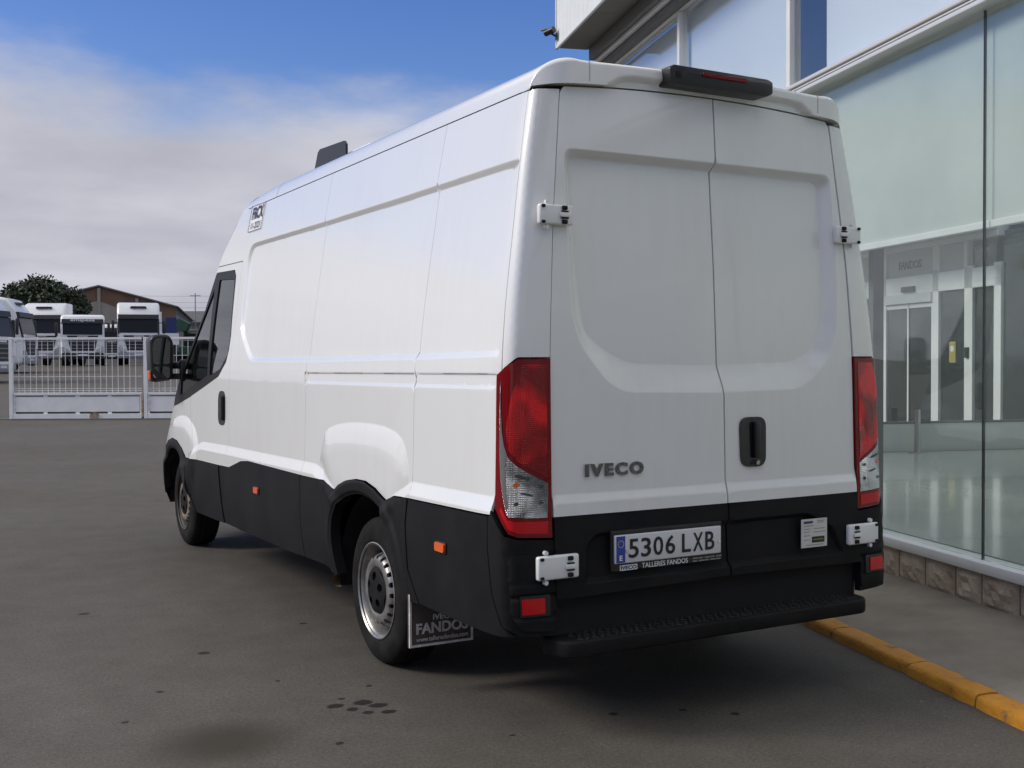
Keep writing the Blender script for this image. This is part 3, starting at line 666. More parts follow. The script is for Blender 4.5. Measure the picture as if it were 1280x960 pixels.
xs = np.concatenate([np.linspace(-.809, -.66, 26)[:-1], np.linspace(-.66, .66, 81), np.linspace(.66, .809, 26)[1:]]); ts = np.linspace(0, 1, 22); verts = []; faces = []
for t in ts: verts += [tuple(v) for v in fair_S(xs, np.full_like(xs, t))]
n = len(xs)
for i in range(len(ts)-1):
    for j in range(n-1): faces.append((i*n+j, i*n+j+1, (i+1)*n+j+1, (i+1)*n+j))
k = len(verts); verts += [(v[0], v[1]+.06, v[2]) for v in verts[:n]]
for j in range(n-1): faces.append((j, k+j, k+j+1, j+1))
me = bpy.data.meshes.new('roof_fairing'); me.from_pydata(verts, [], faces); fo = link('roof_fairing', me, MT['paint'], VAN, True); me.set_sharp_from_angle(angle=math.radians(50))
for x_ in (-.585, .600):
    mb = MB(); mb.bx(x_-.001, x_+.001, .0285, .05, 2.497, 2.573); mb.build('fairing_joint', MT['print_grey'], VAN)
# high-level brake lamp
mb = MB(); mb.prism([(-.235, 2.519), (.262, 2.519), (.298, 2.535), (.298, 2.584), (.27, 2.594), (-.22, 2.596), (-.242, 2.582)], 'y', -.022, .07)
bmesh.ops.bevel(mb.bm, geom=[e for e in mb.bm.edges], offset=.008, segments=2, profile=.5, affect='EDGES')
bl = mb.build('high_brake_lamp', MT['black'], VAN, angle=35)
mb = MB(); mb.box((.035, -.024, 2.570), (.23, .012, .016), None, .004); mb.build('brake_lens', MT['red'], bl)
mb = MB(); mb.bx(-.212, -.190, -.025, -.01, 2.545, 2.568); mb.build('lamp_vent', MT['dark'], bl)

# ---- roof unit: black angled spoiler plate and pale cooling box behind it
mb = MB(); mb.prism([(3.64, 2.56), (3.48, 2.80), (3.44, 2.815), (3.00, 2.795), (2.97, 2.77), (2.97, 2.56)], 'x', -.46, -.445); ru = mb.build('roof_unit_side_plate', MT['black'], VAN)
mb = MB(); mb.box((.0, 3.02, 2.66), (.86, .72, .15), None, .03, 3); mb.build('roof_unit', MT['white'], VAN, angle=40)

# ---- nose: cap over the cab, windscreen, bonnet, front bumper (loft between the two side outlines)
def nose(name, prof, m, bul, wfun=None):
    """prof: (y, z) along the front outline from top to bottom"""
    verts = []; faces = []; tt = np.linspace(-1, 1, 15)
    for (y, z) in prof:
        wv = float(Wf(z)) - .09*max(0, y-5.0)**3+float(side_off(np.array([y]), np.array([z]))[0])-.004
        for t in tt: verts.append((t*wv, y+bul*(1-abs(t)**2.6), z))
    n = len(tt)
    for i in range(len(prof)-1):
        for j in range(n-1): faces.append((i*n+j, i*n+j+1, (i+1)*n+j+1, (i+1)*n+j))
    me = bpy.data.meshes.new(name); me.from_pydata(verts, [], faces); return link(name, me, m, VAN, True)
def nose_cap():
    verts = []; faces = []; tt = np.linspace(-1, 1, 15)
    rows = [(3.965, 2.555, .72, .0), (4.03, 2.50, .775, .06), (4.14, 2.36, .828, .14), (4.33, 2.20, .858, .20), (4.44, 2.085, .878, .24)]
    for (y, z, wv, b) in rows:
        for t in tt: verts.append((t*wv, y+b*(1-abs(t)**2.6), z+.02*(1-t*t)*(z > 2.5)))
    n = len(tt)
    for i in range(len(rows)-1):
        for j in range(n-1): faces.append((i*n+j, i*n+j+1, (i+1)*n+j+1, (i+1)*n+j))
    me = bpy.data.meshes.new('cab_roof_cap'); me.from_pydata(verts, [], faces); link('cab_roof_cap', me, MT['paint'], VAN, True)
nose_cap()
nose('windscreen', [(4.44, 2.085), (4.66, 1.79), (4.91, 1.56), (5.20, 1.33)], MT['cabglass'], .26)
nose('bonnet', [(5.20, 1.33), (5.30, 1.254), (5.42, 1.157), (5.50, 1.06), (5.62, .95), (5.71, .84), (5.735, .76)], MT['paint'], .34)
nose('front_bumper', [(5.735, .76), (5.765, .60), (5.755, .36), (5.60, .30)], MT['clad'], .36)

# ---- mirror (left and right)
for sx in (-1, 1):
    mb = MB()
    pr = rounded([(-.085, -.165), (.075, -.185), (.085, .15), (.05, .185), (-.06, .185), (-.095, .12)], .05, 5)
    for p0, p1 in ((0, 1),):
        mb.prism([(sx*-1*(-a)*1.0-0+sx*1.12*1, b+1.452) for a, b in [(-q[0]*-1, q[1]) for q in pr]], 'y', 5.18, 5.36)
    bmesh.ops.bevel(mb.bm, geom=[e for e in mb.bm.edges if abs(e.verts[0].co.y-e.verts[1].co.y) < 1e-4], offset=.02, segments=3, profile=.5, affect='EDGES')
    mh = mb.build('wing_mirror', MT['black'], VAN, angle=40)
    up_ = rounded([(-.066, -.045), (.060, -.045), (.062, .13), (.035, .158), (-.045, .158), (-.072, .10)], .03)
    lo_ = rounded([(-.070, -.145), (.055, -.155), (.060, -.060), (-.066, -.060)], .03)
    for q, nm in ((up_, 'mirror_glass'), (lo_, 'wide_angle_glass')):
        b2 = MB(); b2.prism([(sx*(1.12+(-a)) if sx > 0 else -1.12+a, b+1.452) for a, b in q], 'y', 5.172, 5.185); gl_ = b2.build(nm, MT['mirror'], mh)
    b2 = MB(); b2.box((sx*1.205, 5.23, 1.325), (.014, .08, .07), None, .005); b2.build('mirror_indicator', MT['amber'], mh)
    b2 = MB(); b2.tube((sx*1.05, 5.28, 1.40), (sx*.90, 5.16, 1.40), .028, 10); b2.tube((sx*1.05, 5.28, 1.315), (sx*.90, 5.16, 1.315), .024, 10); b2.box((sx*.955, 5.19, 1.36), (.06, .05, .17), None, .015); b2.build('mirror_arm', MT['black'], mh, angle=40)

# ---- cab interior, seen through the side glass
for x_ in (-.45, .45): mb = MB(); mb.box((x_, 3.95, 1.30), (.50, .14, .75), Matrix.Rotation(math.radians(12), 4, 'X'), .05); mb.box((x_, 4.2, .98), (.52, .5, .16), None, .05); mb.box((x_, 3.86, 1.78), (.26, .10, .22), None, .04); mb.build('seat', MT['seat'], VAN, angle=40)
mb = MB(); mb.bx(-.86, .86, 4.75, 5.2, .9, 1.25, .06); mb.build('dashboard', MT['black'], VAN, angle=40)
mb = MB(); mb.bx(-.78, .78, 3.70, 3.74, .5, 2.38); mb.build('bulkhead', mat('bulkhead_grey', (.32, .33, .33), rough=.7), VAN)
# ---- underbody
mb = MB(); mb.bx(-.86, .86, .06, 5.5, .42, .50); mb.bx(-.45, -.37, .2, 5.4, .30, .43); mb.bx(.37, .45, .2, 5.4, .30, .43); mb.build('chassis', MT['dark'], VAN)
mb = MB(); mb.tube((-.8, 1.32, .33), (.8, 1.32, .33), .055, 12); mb.tube((-.12, 1.32, .33), (.12, 1.32, .33), .13, 14); mb.build('rear_axle', MT['dark'], VAN)
mb = MB(); mb.tube((-.66, 2.35, .27), (-.83, 2.16, .235), .033, 16, .036, cap=False); mb.tube((-.4, 2.5, .30), (-.66, 2.35, .27), .033, 14); mb.build('exhaust_pipe', MT['tan'], VAN, smooth=True)
mb = MB(); mb.bx(-.70, -.3, 2.5, 3.4, .26, .45, .05); mb.build('fuel_tank', MT['dark'], VAN)
# bumper beam and step
mb = MB(); mb.bx(-.80, .80, .0, .25, .36, .545, .01); mb.build('bumper_beam', MT['dark'], VAN)
sp = rounded([(-.815, .02), (-.80, -.125), (.765, -.125), (.785, .02)], [.01, .09, .09, .01], 6)
mb = MB(); mb.prism(sp, 'z', .322, .386); bmesh.ops.bevel(mb.bm, geom=[e for e in mb.bm.edges if abs(e.verts[0].co.z-e.verts[1].co.z) < 1e-4], offset=.012, segments=3, profile=.5, affect='EDGES')
stp = mb.build('rear_step', MT['clad'], VAN, angle=40)
rng = random.Random(3); mb = MB()
for i in range(44):
    for j in range(4):
        x_ = -.72+i*.033+(j % 2)*.0165; y_ = -.10+j*.030
        mb.box((x_, y_, .3865), (.022, .006, .004), Matrix.Rotation(.7 if (i+j) % 2 else -.7, 4, 'Z'))
tread = mb.build('step_tread', MT['dusty'], stp); tread['kind'] = 'stuff'

# ---- wheels
def wheel(x, y, sx, discm):
    w_ = empty('wheel', (x, y, .345), 0 if sx < 0 else PI); w_.parent = VAN; w_.matrix_parent_inverse = Matrix.Translation(-Vector(VAN.location))
    LOCAL[0] = True
    mb = MB()
    prof = [(.225, .225), (.222, .25), (.215, .31), (.205, .332), (.19, .342), (.165, .3455), (.163, .338), (.153, .338), (.151, .346), (.120, .347), (.118, .339), (.107, .339), (.105, .347), (.074, .346), (.072, .338), (.062, .338), (.060, .3455), (.035, .342), (.020, .332), (.008, .310), (.002, .290), (.0, .270), (.004, .258), (.003, .240), (.010, .228), (.022, .222)]
    mb.lathe(prof, (0, 0, 0), 72); tyre = mb.build('tyre', MT['rubber'], w_, angle=35)
    mb = MB(); mb.lathe([(.008, .216), (.002, .223), (.004, .228), (.012, .226), (.016, .214), (.026, .207), (.060, .200), (.085, .196), (.20, .190)], (0, 0, 0), 64); mb.build('rim', MT['silver'] if discm == 'silver' else MT['rim_dirty'], w_, angle=40)
    rp = [0, .10, .115, .125, .148, .160, .170, .180, .190, .199]; xp = [.016, .016, .010, .008, .010, .016, .034, .075, .115, .135]
    xf = smooth_table(list(zip(rp, xp)), 0, .2, .004)
    def SD(u, v): return np.column_stack([xf(np.hypot(u, v)), u, v])
    circ = lambda r, n_: [(r*math.cos(i/n_*2*PI), r*math.sin(i/n_*2*PI)) for i in range(n_)]
    holes = [circ(.100, 40)]
    for i in range(20):
        a = i/20*2*PI; c, s_ = math.cos(a), math.sin(a)
        holes.append([((.161+.014*math.cos(b))*c-.0125*math.sin(b)*s_, (.161+.014*math.cos(b))*s_+.0125*math.sin(b)*c) for b in np.linspace(0, 2*PI, 10, endpoint=False)])
    cdt_panel('wheel_disc', circ(.1985, 64), SD, MT[discm], w_, .012, .012, holes=holes, flange=.012, sgn=-1)
    # hub cap with five lobes
    xh = smooth_table([(0, -.004), (.05, -.004), (.09, .002), (.112, .012), (.13, .02)], 0, .13, .006)
    hol = []
    for i in range(5):
        a = i/5*2*PI+.3; c, s_ = math.cos(a), math.sin(a)
        hol.append([((.068+.022*math.cos(b))*c-.021*math.sin(b)*s_, (.068+.022*math.cos(b))*s_+.021*math.sin(b)*c) for b in np.linspace(0, 2*PI, 12, endpoint=False)])
    lob = []
    for i in range(60):
        a = i/60*2*PI; r = .110+.006*math.cos(5*(a-.3)); lob.append((r*math.cos(a), r*math.sin(a)))
    cdt_panel('hub_cap', lob, lambda u, v: np.column_stack([xh(np.hypot(u, v))-.002, u, v]), MT['clad'], w_, .014, .01, holes=hol, flange=.02, sgn=-1)
    mb = MB(); mb.lathe([(.03, 0.001), (.03, .12)], (0, 0, 0), 24); mb.lathe([(.145, .02), (.145, .195)], (0, 0, 0), 32); mb.build('brake_drum', MT['dark'], w_)
    LOCAL[0] = False
    return w_
wheel(-.965, 1.304, -1, 'silver'); wheel(-.955, 5.255, -1, 'rust'); wheel(.965, 1.304, 1, 'silver'); wheel(.955, 5.255, 1, 'rust')
# ---- mud flaps
for sx in (-1, 1):
    mb = MB(); xa = -1.012 if sx < 0 else .70
    mb.box((xa+.155, .815, .305), (.310, .012, .235), None, .004); mf = mb.build('mud_flap', mat('mud_flap_rubber', (.055, .045, .036), rough=.8, var2=(.12, .10, .082), vscale=8), VAN)
    mb = MB(); y0 = .806
    mb.bx(xa+.002, xa+.012, y0-.004, y0+.004, .189, .42 if sx < 0 else .36); mb.bx(xa+.012, xa+.30, y0-.004, y0+.004, .189, .198); mb.bx(xa+.30, xa+.308, y0-.004, y0+.004, .189, .30)
    mb.build('flap_edge', mat('flap_edge_white', (.72, .67, .62), rough=.7, var=.3, vscale=20), mf)
    text('flap_lettering', 'IVECO', (xa+.115, y0+.001, .298), (1, 0, 0), (0, 0, 1), .11, .026, MT['flap_print'], mf, .003, bold=.02)
    text('flap_lettering', 'FANDOS', (xa+.035, y0+.001, .242), (1, 0, 0), (0, 0, 1), .25, .048, MT['flap_print'], mf, .003, bold=.03)
    text('flap_lettering', 'www.talleresfandos.com', (xa+.035, y0+.001, .210), (1, 0, 0), (0, 0, 1), .25, .020, MT['flap_print'], mf, .003)

# ================================================================== GROUND
def asphalt():
    m = bpy.data.materials.new('asphalt'); m.use_nodes = True; t = m.node_tree; L = t.links; b = t.nodes['Principled BSDF']
    tcn = t.nodes.new('ShaderNodeTexCoord'); P = tcn.outputs['Object']
    def noise(sc, det=6, ro=.6, vec=P):
        n = t.nodes.new('ShaderNodeTexNoise'); n.inputs['Scale'].default_value = sc; n.inputs['Detail'].default_value = det; n.inputs['Roughness'].default_value = ro; L.new(vec, n.inputs['Vector']); return n
    def ramp(x, p0, c0, p1, c1):
        r = t.nodes.new('ShaderNodeValToRGB'); r.color_ramp.elements[0].position = p0; r.color_ramp.elements[1].position = p1
        r.color_ramp.elements[0].color = (*c0, 1); r.color_ramp.elements[1].color = (*c1, 1); L.new(x, r.inputs[0]); return r.outputs[0]
    def mixc(f, a, c, mode='MIX'):
        n = t.nodes.new('ShaderNodeMixRGB'); n.blend_type = mode
        for i, v in enumerate((f, a, c)):
            if isinstance(v, (int, float)): n.inputs[i].default_value = v
            elif isinstance(v, tuple): n.inputs[i].default_value = (*v, 1)
            else: L.new(v, n.inputs[i])
        return n.outputs[0]
    def mth(op, a, c=None, clamp=False):
        n = t.nodes.new('ShaderNodeMath'); n.operation = op; n.use_clamp = clamp
        for i, v in enumerate((a, c)):
            if v is None: continue
            if isinstance(v, (int, float)): n.inputs[i].default_value = v
            else: L.new(v, n.inputs[i])
        return n.outputs[0]
    def smooth(x, a, c):
        n = t.nodes.new('ShaderNodeMapRange'); n.interpolation_type = 'SMOOTHSTEP'; n.inputs[1].default_value = a; n.inputs[2].default_value = c; L.new(x, n.inputs[0]); return n.outputs[0]
    base = ramp(noise(.35, 5).outputs['Fac'], .3, (.072, .062, .052), .7, (.090, .085, .079))
    mid = ramp(noise(3.6, 9, .7).outputs['Fac'], .3, (.80, .79, .78), .72, (1.13, 1.13, 1.12))
    col = mixc(1.0, base, mid, 'MULTIPLY')
    grain = noise(190, 3, .7)
    col = mixc(1.0, col, ramp(grain.outputs['Fac'], .30, (.45, .45, .45), .72, (1.65, 1.62, 1.57)), 'MULTIPLY')
    gr2 = noise(60, 4, .75)
    col = mixc(1.0, col, ramp(gr2.outputs['Fac'], .30, (.66, .66, .66), .70, (1.36, 1.35, 1.33)), 'MULTIPLY')
    # pale scuffs drawn out along the driving direction
    mp = t.nodes.new('ShaderNodeMapping'); mp.inputs['Rotation'].default_value = (0, 0, .5); mp.inputs['Scale'].default_value = (1.1, .16, 1); L.new(P, mp.inputs[0])
    sc = smooth(noise(1.6, 6, .62, mp.outputs[0]).outputs['Fac'], .64, .80)
    col = mixc(mth('MULTIPLY', sc, .40), col, (.15, .148, .14))
    mp2 = t.nodes.new('ShaderNodeMapping'); mp2.inputs['Rotation'].default_value = (0, 0, -.25); mp2.inputs['Scale'].default_value = (2.4, .22, 1); L.new(P, mp2.inputs[0])
    dk = smooth(noise(.9, 7, .66, mp2.outputs[0]).outputs['Fac'], .58, .82)
    col = mixc(mth('MULTIPLY', dk, .35), col, (.040, .038, .036))
    # oil stains with their own shapes
    dn_ = noise(11, 5, .65); dn2 = t.nodes.new('ShaderNodeVectorMath'); dn2.operation = 'SCALE'; L.new(dn_.outputs['Color'], dn2.inputs[0]); dn2.inputs['Scale'].default_value = .05
    dv = t.nodes.new('ShaderNodeVectorMath'); dv.operation = 'ADD'; L.new(P, dv.inputs[0]); L.new(dn2.outputs[0], dv.inputs[1])
    def spot(x, y, rx, ry, soft):
        q = t.nodes.new('ShaderNodeMapping'); q.vector_type = 'POINT'; q.inputs['Scale'].default_value = (1/rx, 1/ry, 1); q.inputs['Location'].default_value = (-(x+.025)/rx, -(y+.025)/ry, 0); L.new(dv.outputs[0], q.inputs[0])
        l = t.nodes.new('ShaderNodeVectorMath'); l.operation = 'LENGTH'; L.new(q.outputs[0], l.inputs[0])
        return smooth(l.outputs['Value'], 1.0, 1-soft)
    col = mixc(mth('MULTIPLY', spot(-1.87, .57, .36, .34, .8), .85), col, (.030, .023, .014))
    acc = None
    for (x, y, r) in ((-1.36, .78, .045), (-1.31, .70, .034), (-1.24, .77, .050), (-1.20, .70, .045), (-1.27, .63, .030), (-1.19, .60, .036), (-1.30, .86, .018), (-1.13, .98, .020), (-1.62, 1.9, .035), (-1.95, 1.35, .022), (-2.15, 1.0, .02), (-1.5, .35, .02), (-.42, .12, .024), (-.15, .02, .02), (.0, -.12, .026), (-.9, .1, .014), (-1.0, 2.25, .03), (-2.0, 3.1, .04), (-1.45, 1.25, .016)):
        s_ = spot(x, y, r, r*.85, .35); acc = s_ if acc is None else mth('MAXIMUM', acc, s_)
    col = mixc(acc, col, (.010, .0075, .006))
    # scattered pale grit and dark flecks
    vo = t.nodes.new('ShaderNodeTexVoronoi'); vo.inputs['Scale'].default_value = 5.5; L.new(P, vo.inputs['Vector'])
    fl = smooth(vo.outputs['Distance'], .045, .025); sel = smooth(noise(3.1, 2).outputs['Fac'], .55, .62)
    col = mixc(mth('MULTIPLY', mth('MULTIPLY', fl, sel), .7), col, (.25, .24, .22))
    vo2 = t.nodes.new('ShaderNodeTexVoronoi'); vo2.inputs['Scale'].default_value = 1.7; L.new(dv.outputs[0], vo2.inputs['Vector'])
    fl2 = mth('MULTIPLY', smooth(vo2.outputs['Distance'], .040, .015), smooth(noise(.7, 2).outputs['Fac'], .5, .56))
    col = mixc(mth('MULTIPLY', fl2, .7), col, (.020, .018, .017))
    L.new(col, b.inputs['Base Color'])
    b.inputs['Roughness'].default_value = .78; b.inputs['Specular IOR Level'].default_value = .35
    bu = t.nodes.new('ShaderNodeBump'); bu.inputs['Strength'].default_value = .35; bu.inputs['Distance'].default_value = .006
    L.new(grain.outputs['Fac'], bu.inputs['Height']); L.new(bu.outputs[0], b.inputs['Normal'])
    return m
MT['asphalt'] = asphalt()
Rh = Vector((math.cos(YAW), -math.sin(YAW), 0)); Fh = Vector((math.sin(YAW), math.cos(YAW), 0)); O0 = Vector((CAM.x, CAM.y, 0))
def zg(b): return min(max(b-29, 0)*.033, 1.25)
def yard(a, b, z=0.): v = O0+Rh*a+Fh*b; return Vector((v.x, v.y, z))
def ya(u, b): return (u-640)/FPX*b
rows = [-80, -20, 0, 12, 22, 29, 31, 36, 45, 55, 66.9, 68, 80, 120, 400, 1500]
verts = []; faces = []; cols_ = [-700, -120, -60, -30, -15, 0, 15, 40, 120, 700]
for b_ in rows:
    for a_ in cols_: verts.append(tuple(yard(a_, b_, zg(b_))))
n = len(cols_)
for i in range(len(rows)-1):
    for j in range(n-1): faces.append((i*n+j, i*n+j+1, (i+1)*n+j+1, (i+1)*n+j))
me = bpy.data.meshes.new('ground'); me.from_pydata(verts, [], faces); gr = link('ground', me, MT['asphalt']); gr['kind'] = 'structure'

# ================================================================== SHOWROOM BUILDING (own frame: x = into the building, y = along the facade)
BROT = -math.radians(16.3)
MT['pave'] = mat('pavement_concrete', (.19, .16, .13), rough=.85, var2=(.27, .235, .195), vscale=3.5, bump=.5, bscale=150)
MT['frame_white'] = mat('white_frame', (.74, .75, .74), rough=.4, var=.05, vscale=4)
MT['alu'] = mat('aluminium_rail', (.72, .72, .71), rough=.35, metal=.35)
MT['bronze'] = mat('brown_groove', (.16, .11, .085), rough=.5, var2=(.28, .20, .16), vscale=10)
MT['blind'] = mat('roller_blind_cloth', (.50, .545, .53), rough=.8, var=.10, vscale=1.0)
MT['blind_up'] = mat('upper_blind_cloth', (.80, .82, .82), rough=.8, var=.03, vscale=1.0)
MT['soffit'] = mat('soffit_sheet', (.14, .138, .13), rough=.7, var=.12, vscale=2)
MT['glass'] = glass_mat('facade_glass', (.935, .96, .948), refl=.03)
MT['glass_up'] = glass_mat('upper_glass', (.93, .95, .96), refl=.06)
MT['tile'] = mat('polished_floor_tile', (.42, .455, .435), rough=.14, var=.08, vscale=.8, coat=.2)
MT['grey_trim'] = mat('grey_trim', (.16, .165, .165), rough=.5)
MT['panel_grey'] = mat('frosted_low_panel', (.55, .58, .565), rough=.4)
MT['joint'] = mat('silicone_joint', (.045, .05, .05), rough=.6)
def stone_mat():
    m = mat('rusticated_limestone', (.33, .26, .20), rough=.9, var2=(.55, .46, .36), vscale=7, bump=.9, bscale=38); return m
MT['stone'] = stone_mat()
MT['mortar'] = mat('mortar', (.17, .145, .12), rough=.95, var=.15, vscale=20)
def kerb_mat():
    m = mat('worn_yellow_kerb_paint', (.44, .245, .022), rough=.7, bump=.6, bscale=70)
    t = m.node_tree; b = t.nodes['Principled BSDF']; L = t.links; tcn = t.nodes.new('ShaderNodeTexCoord')
    n = t.nodes.new('ShaderNodeTexNoise'); n.inputs['Scale'].default_value = 9; n.inputs['Detail'].default_value = 9; n.inputs['Roughness'].default_value = .68; L.new(tcn.outputs['Object'], n.inputs[0])
    r = t.nodes.new('ShaderNodeValToRGB'); e = r.color_ramp.elements; e[0].position = .31; e[0].color = (.13, .09, .045, 1); e[1].position = .43; e[1].color = (.46, .195, .010, 1)
    q = e.new(.75); q.color = (.56, .26, .016, 1); L.new(n.outputs['Fac'], r.inputs[0]); L.new(r.outputs[0], b.inputs['Base Color']); return m
MT['kerb'] = kerb_mat()
LOCAL[0] = True
def bstruct(name): o = empty(name, (0, 0, 0), BROT); o['kind'] = 'structure'; return o
pv = bstruct('pavement')
mb = MB(); ys_ = np.linspace(-14, 22, 73); rng = random.Random(5); vr = []
for y in ys_:
    vr.append([mb.bm.verts.new((x, y, z+rng.uniform(-.003, .003))) for x, z in ((1.13, .050), (1.35, .066), (1.6, .084), (1.85, .10), (2.3, .112))])
for i in range(len(ys_)-1):
    for j in range(4): mb.bm.faces.new((vr[i][j], vr[i][j+1], vr[i+1][j+1], vr[i+1][j]))
mb.build('pavement_surface', MT['pave'], pv, True)
kb = bstruct('kerb'); rng = random.Random(11)
yk = [1.45, .90, .22, -.27]; y = -.27
while y > -9: y -= rng.uniform(.48, .66); yk.append(y)
y = 1.45; up_l = []
while y < 20: y += rng.uniform(.5, .66); up_l.append(y)
yk = up_l[::-1]+yk
for i in range(len(yk)-1):
    y1, y0 = yk[i], yk[i+1]; mb = MB(); dx = rng.uniform(-.006, .006); dz = rng.uniform(-.003, .003)
    prof = [(1.016, -.05), (1.022, .030), (1.030, .046), (1.044, .053), (1.10, .056), (1.134, .054), (1.142, .046), (1.145, -.05)]
    ns = 7 if -3 < y0 < 3 else 2; rings = []
    for k in range(ns+1):
        yy = y0+.006+(y1-y0-.012)*k/ns; sh = .005 if k in (0, ns) else 0
        rings.append([mb.bm.verts.new((x+dx+sh*(1 if x < 1.06 else -.3)+rng.uniform(-.0025, .0025), yy, z+dz-.6*sh*(z > 0)+rng.uniform(-.002, .002))) for x, z in prof])
    for k in range(ns):
        for j in range(len(prof)-1): mb.bm.faces.new((rings[k][j], rings[k+1][j], rings[k+1][j+1], rings[k][j+1]))
    mb.bm.faces.new(rings[0]); mb.bm.faces.new(rings[-1][::-1])
    mb.build('kerb_stone', MT['kerb'], kb, angle=50)
mb = MB(); mb.bx(1.03, 1.14, -9, 20, -.06, .028); mb.build('kerb_bed', MT['mortar'], kb)

B = empty('showroom_building', (0, 0, 0), BROT, 'glass-fronted showroom with white blinds, stone plinth and corrugated white canopy', 'building')
# plinth stones
rng = random.Random(21); js = [2.28, 2.00, 1.79, 1.52, 1.23, 1.00, .69]; y = .69
while y > -7: y -= rng.uniform(.22, .31); js.append(y)
y = 2.28; up_l = []
while y < 7.4: y += rng.uniform(.22, .31); up_l.append(y)
js = up_l[::-1]+js
for i in range(len(js)-1):
    y1, y0 = js[i]-.006, js[i+1]+.006; nu, nv = (7, 5) if -2 < y0 < 3 else (3, 2); mb = MB(); gv = []
    for a in range(nu+1):
        col_ = []
        for c in range(nv+1):
            e_ = min(a, nu-a)/nu*2; f_ = min(c, nv-c)/nv*2; pr_ = .022*min(1, 2.2*e_)*min(1, 2.2*f_)*rng.uniform(.35, 1.25)
            col_.append(mb.bm.verts.new((1.968-pr_, y0+(y1-y0)*a/nu, .085+.184*c/nv)))
        gv.append(col_)
    for a in range(nu):
        for c in range(nv): mb.bm.faces.new((gv[a][c], gv[a][c+1], gv[a+1][c+1], gv[a+1][c]))
    top = [gv[a][nv] for a in range(nu+1)]; bk = [mb.bm.verts.new((2.05, v.co.y, v.co.z)) for v in top]
    for a in range(nu): mb.bm.faces.new((top[a], bk[a], bk[a+1], top[a+1]))
    for a in (0, nu):
        bks = [mb.bm.verts.new((2.0, v.co.y, v.co.z)) for v in gv[a]]
        for c in range(nv): mb.bm.faces.new((gv[a][c], gv[a][c+1], bks[c+1], bks[c]))
    mb.build('plinth_stone', MT['stone'], B)
mb = MB(); mb.bx(1.972, 2.20, -7, 7.55, .02, .272); mb.build('plinth_core', MT['mortar'], B)
mb = MB(); mb.bx(1.935, 2.10, -7, 7.58, .275, .335, .008); mb.build('window_sill', MT['frame_white'], B, angle=40)
JN = [7.55, 5.39, 3.23, 1.035, -1.1, -3.3, -5.5, -7]
for i in range(len(JN)-1):
    y1, y0 = JN[i]-.006, JN[i+1]+.006
    mb = MB(); mb.bx(1.994, 2.006, y0, y1, .336, 3.292); mb.build('glass_pane', MT['glass'], B)
    mb = MB(); mb.bx(2.050, 2.054, y0-.0055, y1+.0055, 2.172, 3.285); mb.build('roller_blind', MT['blind'], B)
    if JN[i+1] > -6.9: mb = MB(); mb.bx(1.992, 2.008, y0-.009, y0-.003, .336, 3.292); mb.build('glass_joint', MT['joint'], B)
    mb = MB(); mb.bx(2.03, 2.075, y0-.006, y1+.006, 2.13, 2.170, .004); mb.build('blind_bar', MT['frame_white'], B)
# rail between the storeys
mb = MB(); mb.bx(1.90, 2.06, -7, 7.58, 3.352, 3.378, .006); mb.build('rail_top', MT['alu'], B, angle=40)
mb = MB(); mb.bx(1.925, 2.06, -7, 7.57, 3.318, 3.351); mb.build('rail_groove', MT['bronze'], B)
mb = MB(); mb.bx(1.895, 2.06, -7, 7.58, 3.290, 3.317, .006); mb.build('rail_bottom', MT['alu'], B, angle=40)
mb = MB(); mb.bx(1.912, 1.93, -7, 7.57, 3.332, 3.340); mb.build('rail_bead', MT['alu'], B)
for k in range(24):
    y = 3.05-k*.22; mb = MB(); mb.tube((1.918, y, 3.327), (1.93, y, 3.327), .006, 8); mb.build('rail_screw', MT['grey_trim'], B)
# upper storey
for i in range(len(JN)-1):
    y1, y0 = JN[i]-.03, JN[i+1]+.03
    mb = MB(); mb.bx(1.994, 2.006, y0, y1, 3.379, 4.60); mb.build('upper_pane', MT['glass_up'], B)
    yb1 = y1-(.33 if abs(JN[i]-3.23) < .01 else .0)
    mb = MB(); mb.bx(2.07, 2.074, y0, yb1, 3.385, 4.59); mb.build('upper_blind', MT['blind_up'], B)
    mb = MB(); mb.bx(1.955, 2.045, JN[i]-.029, JN[i]+.029, 3.379, 4.60, .006); mb.build('mullion', MT['frame_white'], B, angle=40)
mb = MB(); mb.tube((2.4, 2.98, 3.38), (2.4, 2.98, 4.9), .10, 20); mb.build('inner_column', mat('column_paint', (.55, .58, .60), rough=.5), B, True)
# canopy: corrugated fascia, soffit, inner beams
mb = MB(); yy = 7.58; k = 0; pts = []
while yy > -7:
    pts.append((1.40+(.014 if k % 4 in (1, 2) else 0), yy)); yy -= (.055 if k % 2 == 0 else .02); k += 1
v0 = [mb.bm.verts.new((x, y, 4.835)) for x, y in pts]; v1 = [mb.bm.verts.new((x, y, 6.1)) for x, y in pts]
for i in range(len(pts)-1): mb.bm.faces.new((v0[i], v1[i], v1[i+1], v0[i+1]))
mb.build('canopy_fascia', MT['frame_white'], B)
mb = MB(); mb.bx(1.393, 1.42, -7, 7.585, 4.823, 4.848); mb.bx(1.393, 1.42, 7.56, 7.586, 4.823, 6.1); mb.bm.faces.ensure_lookup_table(); mb.build('fascia_edge', MT['frame_white'], B)
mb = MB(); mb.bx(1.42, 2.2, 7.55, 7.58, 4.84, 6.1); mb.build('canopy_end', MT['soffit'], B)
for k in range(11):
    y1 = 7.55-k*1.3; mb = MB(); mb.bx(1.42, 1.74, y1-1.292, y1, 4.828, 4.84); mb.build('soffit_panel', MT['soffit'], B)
mb = MB(); mb.bx(1.42, 2.2, -7, 7.55, 4.841, 4.86); mb.bx(1.42, 2.2, -7, 7.55, 6.05, 6.1); mb.build('canopy_deck', MT['grey_trim'], B)
